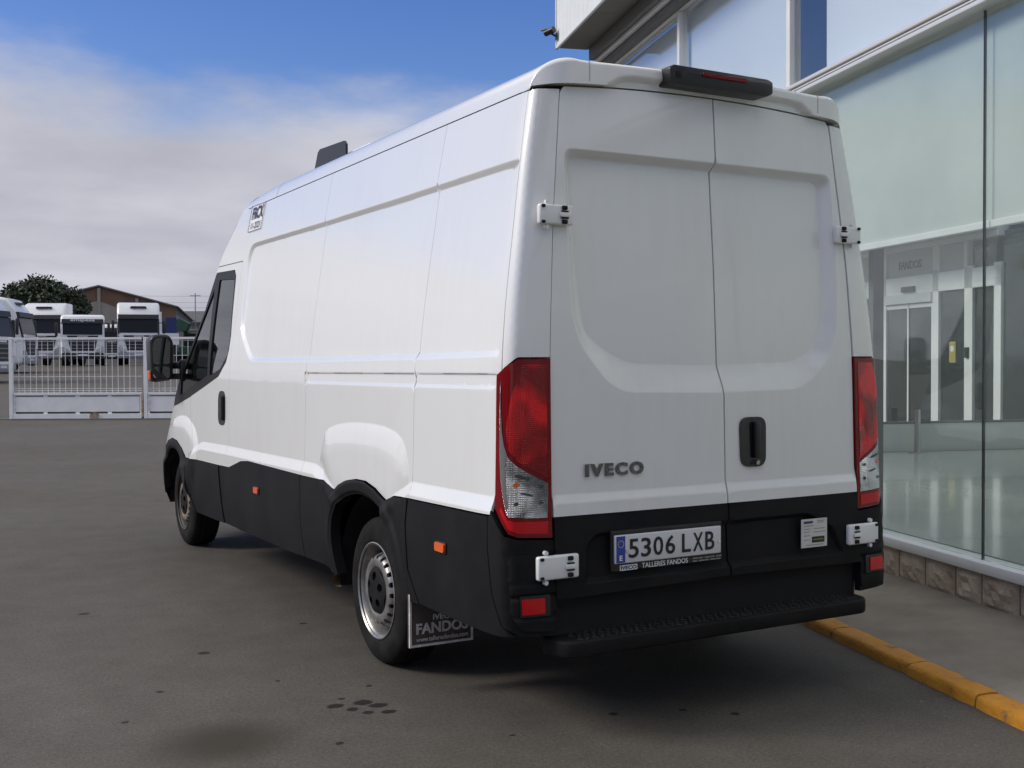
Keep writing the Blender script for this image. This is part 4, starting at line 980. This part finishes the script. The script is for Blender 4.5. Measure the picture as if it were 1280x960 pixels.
for (x0, x1, z0, z1, mm) in ((1.745, 1.80, 4.70, 4.84, 'soffit'), (1.802, 1.85, 4.66, 4.84, 'alu'), (1.853, 1.945, 4.60, 4.84, 'soffit'), (1.948, 2.06, 4.60, 4.84, 'alu')):
    mb = MB(); mb.bx(x0, x1, -7, 7.50-(x0-1.7)*.2, z0, z1, .004); mb.build('canopy_beam', MT[mm], B)
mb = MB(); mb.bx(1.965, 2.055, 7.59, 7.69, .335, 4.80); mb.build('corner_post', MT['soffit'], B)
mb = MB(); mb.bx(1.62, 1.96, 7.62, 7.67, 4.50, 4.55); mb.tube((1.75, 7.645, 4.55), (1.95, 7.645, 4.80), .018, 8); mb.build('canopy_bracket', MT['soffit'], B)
mb = MB(); mb.tube((1.60, 7.645, 4.525), (1.655, 7.645, 4.525), .045, 12); mb.build('bracket_lamp', MT['grey_trim'], B)
# inside: floor with tile joints, glazed end, low panel, slab above
for i in range(5):
    for j in range(5):
        mb = MB(); mb.bx(2.11+i*1.6, 2.11+i*1.6+1.594, 7.42-(j+1)*2.85, 7.42-(j+1)*2.85+2.844, .25, .338); mb.build('floor_tile', MT['tile'], B)
mb = MB(); mb.bx(2.11, 10.1, -6.8, 7.5, .20, .332); mb.build('floor_slab', MT['grey_trim'], B)
mb = MB(); mb.bx(2.10, 10.1, 7.46, 7.52, .338, .665); mb.build('end_low_panel', MT['panel_grey'], B)
mb = MB(); mb.bx(2.10, 10.1, 7.455, 7.525, .665, .69); mb.build('end_transom', MT['grey_trim'], B)
mb = MB(); mb.bx(2.10, 10.1, 7.484, 7.496, .69, 3.29); mb.build('end_glass', MT['glass'], B)
mb = MB(); mb.bx(2.10, 2.9, -7, 7.5, 3.30, 3.36); mb.build('upper_slab', MT['white'], B)
mb = MB(); mb.bx(2.84, 2.9, -7, 7.5, 3.37, 6.09); mb.build('gallery_wall', MT['white'], B)
mb = MB(); mb.bx(2.085, 2.9, -7, 7.5, 6.1, 6.2); mb.build('roof_slab', MT['soffit'], B)
for k in range(5): mb = MB(); mb.bx(2.91, 10.1, -7+2.9*k, -7+2.9*k+2.86, 6.14, 6.15); mb.build('roof_light', MT['glass'], B)
mb = MB(); mb.bx(10.1, 10.2, -7, 7.5, .2, 6.1); mb.build('back_wall', MT['white'], B)
mb = MB(); mb.bx(2.3, 10.1, -7.1, -7, .2, 6.1); mb.build('side_wall', MT['white'], B)
mb = MB(); mb.bx(2.32, 2.40, 2.68, 2.74, .338, 3.29); mb.build('inner_post', MT['grey_trim'], B)
# things inside near the glass end
R_ = empty('notice_stand', (0, 0, 0), BROT, 'low steel barrier post standing on the showroom floor', 'post')
mb = MB(); mb.tube((5.62, 7.25, .338), (5.62, 7.25, .84), .035, 16); mb.tube((5.62, 7.25, .338), (5.62, 7.25, .352), .10, 20); mb.build('stand_tube', MT['chrome'], R_, angle=40)

# ---- entrance wing beyond the glazed end, facing the yard
E_ = empty('entrance_wing', (0, 0, 0), BROT, 'white-framed entrance with sliding glass doors and grey sign panel behind showroom glass', 'entrance')
MT['dglass'] = mat('dark_door_glass', (.020, .026, .026), rough=.06, spec=.6)
MT['sign_grey'] = mat('sign_grey', (.45, .46, .46), rough=.5)
X0 = 10.0
def fr(y0, y1, z0, z1, name='frame_post', m='frame_white', x0=X0-.05, x1=X0+.06, parent=E_): mb = MB(); mb.bx(x0, x1, y0, y1, z0, z1, .004); return mb.build(name, MT[m], parent)
for (a, b_) in ((15.00, 15.20), (13.32, 13.50), (12.36, 12.58), (11.62, 11.80), (16.6, 16.75)): fr(a, b_, .05, 3.0)
fr(11.62, 16.75, 2.62, 2.95, 'frame_header'); fr(13.5, 15.0, 2.45, 2.615, 'door_track', 'alu', X0-.09)
for (a, b_) in ((13.50, 14.24), (14.26, 15.0)):
    dl = fr(a, b_, .06, 2.44, 'sliding_door', 'dglass', X0-.02, X0+.0)
    fr(a, a+.05, .06, 2.44, 'door_stile', 'frame_white', X0-.04, X0-.021, dl); fr(a, b_, 2.36, 2.44, 'door_rail', 'frame_white', X0-.041, X0-.022, dl)
fr(12.58, 13.32, .06, 2.60, 'side_light', 'dglass', X0, X0+.02); fr(11.80, 12.36, .06, 3.3, 'side_light', 'dglass', X0, X0+.02); fr(15.2, 16.6, .06, 2.6, 'side_light', 'dglass', X0, X0+.02)
fr(13.5, 15.0, 2.952, 3.42, 'sign_panel', 'sign_grey', X0-.01, X0+.02); fr(12.60, 13.30, 2.952, 3.42, 'fan_light', 'sign_grey', X0, X0+.02); fr(15.2, 16.6, 2.952, 3.42, 'fan_light', 'sign_grey', X0, X0+.02)
for (a, b_) in ((15.0, 15.2), (13.3, 13.5), (12.5, 12.6)): fr(a, b_, 2.951, 3.5, 'frame_post')
fr(11.6, 16.8, 3.42, 3.52, 'frame_header', 'frame_white', X0-.12)
dt = text('sign_lettering', 'FANDOS', (X0-.012, 14.62, 3.09), (0, -1, 0), (0, 0, 1), .72, .15, MT['ink'], E_, .01, bold=.02)
fr(14.02, 14.42, 2.66, 2.76, 'door_sensor', 'black', X0-.10, X0-.05)
fr(12.87, 13.05, 1.36, 1.72, 'notice', 'paper', X0-.012, X0-.002); yn = fr(12.87, 13.05, 1.37, 1.71, 'notice_yellow', 'amber', X0-.016, X0-.012)
yn.data.materials.clear(); yn.data.materials.append(mat('notice_yellow', (.42, .34, .06)))
mb = MB(); mb.tube((X0-.02, 12.965, 1.60), (X0-.012, 12.965, 1.60), .055, 16); mb.build('notice_symbol', MT['white'], E_)
fr(12.44, 12.52, 1.44, 1.62, 'intercom', 'black', X0-.09, X0-.05)
# canopy over the entrance
fr(11.62, 16.9, 3.53, 3.78, 'entrance_fascia', 'frame_white', 8.9, X0+.1)
for k in range(4): mb = MB(); yk_ = 13.9+k*.75; mb.bx(8.2, X0, yk_, yk_+.07, 3.60, 3.72); mb.build('canopy_rib', MT['frame_white'], E_)
mb = MB(); mb.bx(8.15, 8.21, 13.6, 17, 3.55, 3.75); mb.build('canopy_edge', MT['frame_white'], E_)
# glazed bay returning on the right of the doors
for k in range(3):
    x0 = 8.0+k*.0; mb = MB(); mb.bx(X0-.03, X0+.03, 9.4+k*.75, 9.42+k*.75+.06, .05, 3.5); mb.build('bay_mullion', MT['grey_trim'], E_)
mb = MB(); mb.bx(X0, X0+.02, 9.0, 11.62, .05, 3.5); mb.build('bay_glass', MT['dglass'], E_)
mb = MB(); mb.bx(X0+1.2, X0+1.3, 8, 18, .02, 4.2); mb.build('wing_wall', MT['grey_trim'], E_)
mb = MB(); mb.bx(X0-.06, X0+1.3, 8.2, 18, 3.79, 4.3); mb.build('wing_parapet', MT['frame_white'], E_)
mb = MB(); mb.tube((X0+.5, 14.62, .02), (X0+.5, 14.62, 3.2), .22, 24); mb.build('inner_column', MT['white'], E_, True)
LOCAL[0] = False

# security camera on the canopy corner
LOCAL[0] = True
sc_ = empty('security_camera', (0, 0, 0), BROT, 'small black security camera bracketed to the white canopy corner', 'camera')
mb = MB(); mb.tube((1.29, 7.62, 5.0), (1.36, 7.52, 5.02), .035, 12); mb.build('camera_body', MT['black'], sc_, angle=40)
mb = MB(); mb.tube((1.33, 7.56, 4.99), (1.395, 7.54, 4.95), .012, 8); mb.box((1.392, 7.54, 4.95), (.012, .05, .07)); mb.build('camera_bracket', MT['black'], sc_)
mb = MB(); mb.box((1.28, 7.63, 5.04), (.05, .08, .012), Matrix.Rotation(.6, 4, 'Z')); mb.build('camera_hood', MT['grey_trim'], sc_)
LOCAL[0] = False

# ================================================================== YARD GATE
GB = 27.85
LOCAL[0] = True
G = empty('sliding_gate', yard(0, GB), -YAW, 'long white sliding gate of wire mesh over slotted steel panels', 'gate')
MT['gate'] = mat('gate_white_paint', (.79, .795, .79), rough=.5, var=.07, vscale=3)
MT['rusty'] = mat('rust_patch', (.22, .11, .05), rough=.9, var2=(.55, .48, .40), vscale=14)
ga = lambda u: ya(u, GB)
gz = lambda v: (525-v)/FPX*GB
sections = [(12, 177), (180, 345)]
for (u0, u1) in sections:
    a0, a1 = ga(u0), ga(u1)
    mb = MB(); mb.bx(a0, a0+.085, -.04, .04, 0.02, gz(422), .006); mb.build('gate_post', MT['gate'], G)
    mb = MB(); mb.bx(a0+.086, a1, -.03, .03, gz(425), gz(422.2), .004); mb.build('gate_rail', MT['gate'], G)
    mb = MB(); mb.bx(a0+.086, a1, -.03, .03, gz(494), gz(491), .004); mb.build('gate_rail', MT['gate'], G)
    mb = MB(); mb.bx(a0+.086, a1, -.035, .035, 0.03, gz(517.5), .004); mb.build('gate_rail', MT['gate'], G)
    nW = 22; pitch = (a1-a0-.086)/nW
    for k in range(1, nW):
        x = a0+.086+k*pitch; mb = MB(); mb.tube((x, 0, gz(492)), (x, 0, gz(424)), .0068, 6); mb.build('mesh_wire', MT['gate'], G)
    for v in (426.5, 445, 471, 486, 488.5): mb = MB(); mb.tube((a0+.08, .012, gz(v)), (a1, .012, gz(v)), .006, 6); mb.build('mesh_wire', MT['gate'], G)
    npn = 4; pw = (a1-a0-.09)/npn
    mb = MB(); mb.bx(a0+.15, a1-.06, -.012, .012, gz(515), gz(496.2)); mb.build('gate_sheet', MT['gate'], G)
    for k in range(npn+1):
        x = a0+.09+k*pw; mb = MB(); mb.bx(x-.05 if k else x, x+.05 if k < npn else x, -.010, .010, gz(517.6), gz(493.8)); mb.build('sheet_tab', MT['gate'], G)
    for zz in (gz(500), gz(509)):
        mb = MB(); mb.bx(a0+.08, a0+.155, -.011, .011, zz-.03, zz+.03); mb.build('sheet_tab', MT['gate'], G)
mb = MB(); mb.bx(ga(13), ga(345), .06, .075, .02, gz(495)); mb.build('backing_sheet', MT['grey_trim'], G)
mb = MB(); mb.box((ga(118), -.037, .10), (.20, .012, .17), Matrix.Rotation(.3, 4, 'Y'), .03); mb.build('rust_patch', MT['rusty'], G)
mb = MB(); mb.bx(ga(177), ga(179.6), -.043, -.036, gz(522), gz(492)); mb.build('rust_patch', MT['rusty'], G)
gt = empty('gate_track', yard(0, GB), -YAW); gt['kind'] = 'structure'
mb = MB(); mb.bx(ga(-40), ga(345), -.06, .06, .002, .03); mb.build('track_rail', MT['grey_trim'], gt)

# ================================================================== TRUCKS IN THE FAR YARD
MT['tr_white'] = mat('truck_white', (.78, .79, .79), rough=.3, coat=.5, var=.05, vscale=1.5)
MT['tr_glass'] = mat('truck_windscreen', (.016, .016, .0155), rough=.25, spec=.25)
MT['tr_dark'] = mat('truck_dark_trim', (.020, .021, .024), rough=.5)
MT['tr_grey'] = mat('truck_grey_trim', (.25, .26, .28), rough=.5)
MT['lamp_glass'] = mat('headlamp', (.55, .58, .62), rough=.15, metal=.6)
def truck(u, b, head, label, high=True, body=None, visor_text=None, s=1.0, paint='tr_white'):
    T = empty('truck', yard(ya(u, b), b, zg(b)), -YAW+head, label, 'truck', 'trucks parked in the far yard')
    W = 1.22
    if high: prof = [(.10, .42), (-.02, .55), (-.04, 1.05), (0, 1.25), (.02, 1.95), (.26, 2.98), (.34, 3.18), (.72, 3.70), (1.1, 3.80), (2.25, 3.80), (2.25, 1.0), (1.9, .95), (1.9, .42)]
    else: prof = [(.10, .42), (-.02, .55), (-.04, 1.05), (0, 1.25), (.02, 1.85), (.22, 2.75), (.34, 2.95), (.6, 3.05), (1.9, 3.08), (1.9, 1.0), (1.7, .95), (1.7, .42)]
    mb = MB(); mb.prism(prof, 'x', -W, W)
    bmesh.ops.bevel(mb.bm, geom=[e for e in mb.bm.edges if abs(abs(e.verts[0].co.x)-W) < 1e-3 and abs(abs(e.verts[1].co.x)-W) < 1e-3 and e.verts[0].co.x*e.verts[1].co.x > 0], offset=.16, segments=3, profile=.5, affect='EDGES')
    mb.build('cab', MT[paint], T, angle=35)
    zt, yt = (2.95, .255) if high else (2.68, .205); zb_ = 1.95 if high else 1.85
    def slab(x0, x1, z0, z1, th, name, m):
        yb = lambda z: .02+(yt-.02)*(z-zb_)/(zt-zb_)
        q = MB(); vs = [(yb(z0)-th, z0), (yb(z1)-th, z1), (yb(z1)+.05, z1), (yb(z0)+.05, z0)]; q.prism(vs, 'x', x0, x1); return q.build(name, MT[m], T)
    slab(-1.10, 1.10, zb_, zt-.16, .020, 'windscreen', 'tr_glass'); slab(-1.16, 1.16, zt-.15, zt+.10, .11, 'sun_visor', 'tr_dark')
    for sx in (-1, 1):
        slab(sx*1.11 if sx < 0 else 1.11-.0, sx*1.19, zb_-.25, zt-.17, .03, 'pillar_trim', 'tr_dark') if high else None
        q = MB(); q.prism([(.42, 1.95), (.55, 2.75), (1.45, 2.75), (1.45, 1.85), (.6, 1.85)], 'x', sx*W-.02, sx*W+.008) if True else None; q.build('side_window', MT['tr_glass'], T)
        q = MB(); q.box((sx*1.45, .18, 2.30 if high else 2.15), (.16, .14, .80), None, .05); mi = q.build('mirror', MT['tr_dark'], T, angle=40)
        q = MB(); q.box((sx*1.30, .22, 2.55), (.26, .05, .05)); q.build('mirror_arm', MT['tr_dark'], mi)
        q = MB(); q.prism([(sx*.70, .80), (sx*1.14, .88), (sx*1.17, 1.12), (sx*1.02, 1.14), (sx*.76, .98)], 'y', -.10, 0.0); q.build('headlamp', MT['lamp_glass'], T)
        q = MB(); q.prism([(sx*.86, 1.20), (sx*1.13, 1.20), (sx*1.16, 1.86), (sx*1.02, 1.80)], 'y', -.06, .05); q.build('corner_vane', MT[paint], T)
        q = MB(); q.bx(sx*.75-.2, sx*.75+.2, -.075, 0, .46, .70, .02); q.build('fog_lamp_bezel', MT['tr_dark'], T)
        for yy in (1.35,):
            q = MB(); q.tube((sx*.92, yy, .50), (sx*1.20, yy, .50), .50, 24); ty = q.build('wheel', MT['rubber'], T, angle=40)
            q = MB(); q.tube((sx*1.15, yy, .50), (sx*1.21, yy, .50), .28, 20); q.build('wheel_rim', MT['tr_grey'], ty)
        q = MB(); q.tube((sx*.92, 4.6, .50), (sx*1.20, 4.6, .50), .50, 20); q.build('wheel', MT['rubber'], T, angle=40)
    # grille of separate bars inside a trapezoid mouth
    q = MB(); q.prism([(-.86, 1.80), (.86, 1.80), (.66, .90), (-.66, .90)], 'y', -.055, .05); gm = q.build('grille', MT['tr_dark'], T)
    for k in range(4): q = MB(); hw = .80-.05*k; q.bx(-hw, hw, -.085, -.05, 1.62-.2*k, 1.66-.2*k); q.build('grille_bar', MT['tr_grey'], gm)
    q = MB(); q.bx(-.30, .30, -.10, -.05, 1.70, 1.78); q.build('grille_badge', MT['chrome'], gm)
    q = MB(); q.bx(-1.16, 1.16, -.09, .05, .42, .78, .05); q.build('bumper', MT['tr_dark' if not high else 'tr_grey'], T, angle=40)
    q = MB(); q.bx(-.26, .26, -.11, -.085, .60, .71); q.build('number_plate', MT['plate'], T)
    if high:
        q = MB(); q.prism([(-.48, 3.46), (.48, 3.46), (.42, 3.56), (-.42, 3.56)], 'y', .42, .70); q.build('roof_vent', MT['tr_dark'], T)
        for sx in (-1, 1): q = MB(); q.prism([(.30, 3.12), (.66, 3.62), (.75, 3.62), (.42, 3.12)], 'x', sx*.74-.02, sx*.74+.02); q.build('roof_rib', MT[paint], T)
    if visor_text:
        text('visor_lettering', visor_text, (-.68, yt-.185, zt-.085), (1, 0, 0), (0, .0, 1), 1.36, .20, MT['print'], T, .01, bold=.02)
    q = MB(); q.bx(-.45, .45, 1.9, 6.0, .70, 1.0); q.build('chassis', MT['tr_dark'], T)
    if body: q = MB(); q.bx(-1.25, 1.25, 2.6, 9.5, 1.05, body, .04); q.build('cargo_box', MT[paint], T)
    return T
truck(38, 57, math.radians(97), 'white high-roof truck turned side-on at the left of the parked row', True)
truck(2, 47, math.radians(88), 'white truck cab with dark grille parked ahead of the row', True)
truck(53, 67, math.radians(6), 'white high-roof truck angled between the side-on truck and the lettered visor truck', True)
truck(104, 66, math.radians(20), 'white low-cab truck with black visor lettered in white', False, None, 'emipesa')
truck(174, 67, math.radians(19), 'white high-roof truck facing the gate with dark roof vent', True)
truck(75, 84, math.radians(22), 'white box truck half hidden behind the lettered visor truck', False, 3.6)
truck(140, 84, math.radians(20), 'white truck half hidden between the two trucks facing the gate', False, None)

# blue and white trailer box beside the trucks
tb = empty('trailer_box', yard(ya(213, 78), 78, zg(78)), -YAW+math.radians(20), 'blue and white trailer box standing behind the high-roof truck', 'trailer')
mb = MB(); mb.bx(-.25, .45, 0, 6, 2.2, 3.3); mb.build('upper_box', mat('trailer_blue', (.02, .032, .13), rough=.5), tb)
mb = MB(); mb.bx(-.55, .6, -.05, 6, 1.4, 2.2); mb.build('lower_box', MT['tr_white'], tb)
mb = MB(); mb.bx(-1.6, -.52, .3, 6, 1.2, 3.7); mb.build('side_box', MT['tr_white'], tb)
mb = MB(); mb.bx(-1.2, .5, .4, 5.8, .6, 1.35); mb.build('trailer_chassis', MT['tr_dark'], tb)
for sx in (-.9, .3): mb = MB(); mb.tube((sx-.15, 4.8, .5), (sx+.15, 4.8, .5), .5, 20); mb.build('wheel', MT['rubber'], tb, angle=40)

# ================================================================== WAREHOUSE, WALL, FAR ROOF, TREE, CABLES
def brick_mat():
    m = mat('brown_brick', (.15, .085, .055), rough=.9, var2=(.21, .125, .085), vscale=.6); return m
MT['brick'] = brick_mat()
MT['render'] = mat('grey_render', (.26, .235, .20), rough=.9, var2=(.34, .31, .27), vscale=.5)
WB = 118; wz = lambda v: 1.42+(453-v)/FPX*WB; wa = lambda u: ya(u, WB)-ya(125, WB)
H = empty('warehouse', yard(ya(125, WB), WB, 0), -YAW+math.radians(13.7), 'brown brick gabled warehouse with grey rendered lower wall and side windows', 'warehouse')
hl, hr = wa(30), wa(213)+.3
mb = MB(); mb.prism([(hl, .5), (hr, .5), (hr, wz(383)), (0, wz(358.5)), (hl, wz(383))], 'y', 0, .3); mb.build('gable_wall', MT['brick'], H)
mb = MB(); mb.prism([(hl, .5), (wa(208), .5), (wa(200), wz(404)), (wa(124), wz(376)), (hl, wz(402))], 'y', -.08, -.01); mb.build('rendered_wall', MT['render'], H)
for u in (125, 170, 84): mb = MB(); x = wa(u); zt_ = wz(360+abs(u-125)*.28); mb.bx(x-.16, x+.16, -.20, -.09, .6, zt_); mb.build('pilaster', MT['render'], H)
mb = MB(); mb.prism([(hl-.3, wz(383.5)), (0, wz(357.8)), (hr+.3, wz(383.5)), (hr+.3, wz(382)), (0, wz(356.2)), (hl-.3, wz(382))], 'y', -.3, 45); mb.build('roof', mat('fibre_cement_roof', (.22, .21, .20), rough=.9, var=.1, vscale=.3), H)
mb = MB(); mb.bx(hr-.3, hr, .31, 45, .5, wz(384)); mb.build('side_wall', mat('side_wall_grey', (.13, .12, .115), rough=.9), H)
for k in range(10):
    y0 = 1.5+k*4.2; mb = MB(); mb.bx(hr+.005, hr+.05, y0, y0+2.6, wz(416), wz(393)); wd_ = mb.build('window', mat('pale_window', (.42, .44, .44), rough=.3) if k == 0 else bpy.data.materials['pale_window'], H)
    for j in (1, 2): mb = MB(); mb.bx(hr+.052, hr+.07, y0+j*.87-.05, y0+j*.87+.05, wz(416), wz(393)); mb.build('window_bar', MT['tr_dark'], wd_)
Wl_ = empty('yard_wall', yard(ya(250, 100), 100, zg(100)), -YAW, 'long grey block wall closing the yard beyond the trucks', 'wall')
mb = MB(); mb.bx(-2.2, 16, 0, .3, -.2, 3.0); mb.build('wall', mat('grey_block', (.17, .16, .15), rough=.9, var=.15, vscale=2), Wl_)
mb = MB(); mb.bx(-2.25, 16, -.05, .35, 3.0, 3.12); mb.build('coping', MT['render'], Wl_)
Fr = empty('far_shed', yard(ya(262, 170), 170, zg(170)), -YAW, 'low far shed with dark grey sheet roof', 'shed')
mb = MB(); mb.bx(-6, 20, 0, 12, -.3, 6.0); mb.build('wall', MT['render'], Fr)
mb = MB(); mb.prism([(-.5, 6.0), (-.5, 6.25), (6, 8.2), (12.5, 6.25), (12.5, 6.0)], 'x', -6.3, 20.3); mb.build('roof', mat('dark_sheet_roof', (.075, .08, .085), rough=.7), Fr)
# green machine: small green loader with its boom raised
Lo = empty('green_loader', yard(ya(236, 92), 92, zg(92)), -YAW, 'green loader with raised arm beside the grey block wall', 'loader')
MT['green'] = mat('machine_green', (.015, .055, .03), rough=.6, var=.2, vscale=3)
mb = MB(); mb.bx(-.9, .9, 0, 2.2, .7, 1.5, .08); mb.build('body', MT['green'], Lo)
mb = MB(); mb.bx(-.55, .5, .4, 1.6, 1.5, 2.6, .08); mb.build('cab', MT['tr_glass'], Lo)
mb = MB(); mb.box((-.2, -.3, 2.9), (.35, 2.8, .4), Matrix.Rotation(math.radians(-28), 4, 'X'), .05); mb.build('arm', MT['green'], Lo)
mb = MB(); mb.prism([(-1.3, 3.1), (-1.0, 2.7), (.3, 2.7), (.6, 3.3), (-.2, 3.7)], 'y', -1.9, -1.0); mb.build('bucket', MT['green'], Lo)
for sx in (-1, 1):
    for yy in (.3, 1.9): mb = MB(); mb.tube((sx*.75, yy, .55), (sx*1.05, yy, .55), .55, 18); mb.build('wheel', MT['rubber'], Lo, angle=40)
# utility poles and cables
for i, (u, b_) in enumerate(((245, 150), (-60, 190))):
    P_ = empty('utility_pole', yard(ya(u, b_), b_, zg(b_)), -YAW, ['thin utility pole rising above the grey shed roof', 'far utility pole carrying the cables behind the tree'][i], 'pole')
    mb = MB(); mb.tube((0, 0, 0), (0, 0, 9.4), .10, 8, .07); mb.build('pole_shaft', MT['tr_grey'], P_)
    mb = MB(); mb.bx(-.7, .7, -.05, .05, 9.0, 9.12); mb.build('cross_arm', MT['tr_grey'], P_)
for v, nm in ((368.5, 'upper'), (376.5, 'middle'), (383, 'lower')):
    mb = MB(); prev = None
    for k in range(13):
        u = 130+k*18; bb = 150; sag = 2.2*((k/12-.5)**2*4-1); p_ = yard(ya(u, bb), bb, 1.42+(453-v+sag)/FPX*bb)
        if prev is not None: mb.tube(prev, p_, .018, 4, cap=False)
        prev = p_
    LOCAL[0] = False; c_ = mb.build('power_cable', MT['tr_grey']); tag(c_, '%s power cable crossing the sky above the grey shed' % nm, 'cable'); LOCAL[0] = True

def leafy(name, center, rad, nclump, nleaf, leaf, m, parent, seed, squash=1.0):
    rg = np.random.RandomState(seed); V = []; Fc = []
    cl = []
    for i in range(nclump):
        d_ = rg.normal(size=3); d_ /= np.linalg.norm(d_); r_ = rg.uniform(.45, 1)**.5
        cl.append((np.array(center)+d_*r_*np.array(rad)*.86, rg.uniform(.16, .34)*min(rad)))
    for c, cr_ in cl:
        nl = nleaf//nclump
        d_ = rg.normal(size=(nl, 3)); d_ /= np.linalg.norm(d_, axis=1)[:, None]; P = c+d_*cr_*rg.uniform(.5, 1.08, (nl, 1))
        a = rg.normal(size=(nl, 3)); a /= np.linalg.norm(a, axis=1)[:, None]; b_ = np.cross(a, d_+.3*rg.normal(size=(nl, 3))); b_ /= np.maximum(np.linalg.norm(b_, axis=1), 1e-6)[:, None]
        s_ = leaf*rg.uniform(.6, 1.3, (nl, 1))
        for q in range(nl):
            k = len(V); V += [tuple(P[q]-a[q]*s_[q]), tuple(P[q]+b_[q]*s_[q]*.5), tuple(P[q]+a[q]*s_[q]), tuple(P[q]-b_[q]*s_[q]*.5)]; Fc.append((k, k+1, k+2, k+3))
    me = bpy.data.meshes.new(name); me.from_pydata(V, [], Fc); return link(name, me, m, parent)
MT['leaf'] = mat('evergreen_leaves', (.012, .022, .010), rough=.65, var2=(.040, .058, .026), vscale=1.2)
MT['bark'] = mat('bark', (.06, .045, .035), rough=.9)
TB = 92
Tr = empty('broad_tree', yard(ya(42, TB), TB, zg(TB)), -YAW, 'broad dark evergreen tree behind the parked trucks', 'tree')
mb = MB(); mb.tube((0, 0, -.1), (.1, 0, 3.2), .32, 10, .22)
for k in range(7):
    a = k*.9; mb.tube((.1, 0, 2.4+.12*k), (.1+2.4*math.cos(a), 2.2*math.sin(a), 4.4+.25*k), .12, 6, .04)
mb.build('trunk', MT['bark'], Tr, angle=40)
leafy('crown', (.55, 0, 4.0), (4.3, 3.2, 3.0), 320, 42000, .19, MT['leaf'], Tr, 4)
Tr2 = empty('broad_tree', yard(ya(-25, TB+6), TB+6, zg(TB)), -YAW, 'dark evergreen tree at the edge of the yard, left of the broad tree', 'tree')
mb = MB(); mb.tube((0, 0, -.1), (.0, 0, 3.2), .3, 10, .2); mb.build('trunk', MT['bark'], Tr2, angle=40)
leafy('crown', (0, 0, 3.8), (3.2, 3.0, 2.5), 110, 9000, .17, MT['leaf'], Tr2, 9)
LOCAL[0] = False

# ================================================================== unseen sheds added across the yard for the van's paint and glass to reflect
def shed(loc, rz, label, L_, W_, h, wallm, n):
    s_ = empty('reflection_shed', loc, rz, label, 'shed'); LOCAL[0] = True
    mb = MB(); mb.bx(-L_/2, L_/2, 0, W_, 0, h); wl = mb.build('wall', wallm, s_)
    mb = MB(); mb.prism([(-.5, h+.01), (W_/2, h+2.2), (W_+.5, h+.01), (W_+.5, h+.25), (W_/2, h+2.45), (-.5, h+.25)], 'x', -L_/2-.4, L_/2+.4); mb.build('roof', MT['render'], s_)
    for k in range(n):
        x = -L_/2+(k+.5)*L_/n
        mb = MB(); mb.bx(x-1.9, x+1.9, -.06, .02, 0, 4.0); d_ = mb.build('roller_door', MT['tr_grey'] if k % 3 else MT['tr_white'], s_)
        mb = MB(); mb.bx(x-1.5, x+1.5, -.05, .02, 4.8, 5.6); mb.build('window', MT['tr_glass'], s_)
    LOCAL[0] = False
shed((-46, 4, 0), math.radians(90), 'beige rendered shed with roller doors, added out of view for the van side to reflect', 70, 18, 6.5, MT['render'], 9)
shed((-6, -42, 0), math.radians(180), 'pale grey shed with roller doors, added out of view for the van rear to reflect', 52, 16, 7.0, mat('pale_shed_sheet', (.48, .48, .47), rough=.7, var=.06, vscale=.4), 7)  # wall kept pale to brighten the van's rear doors
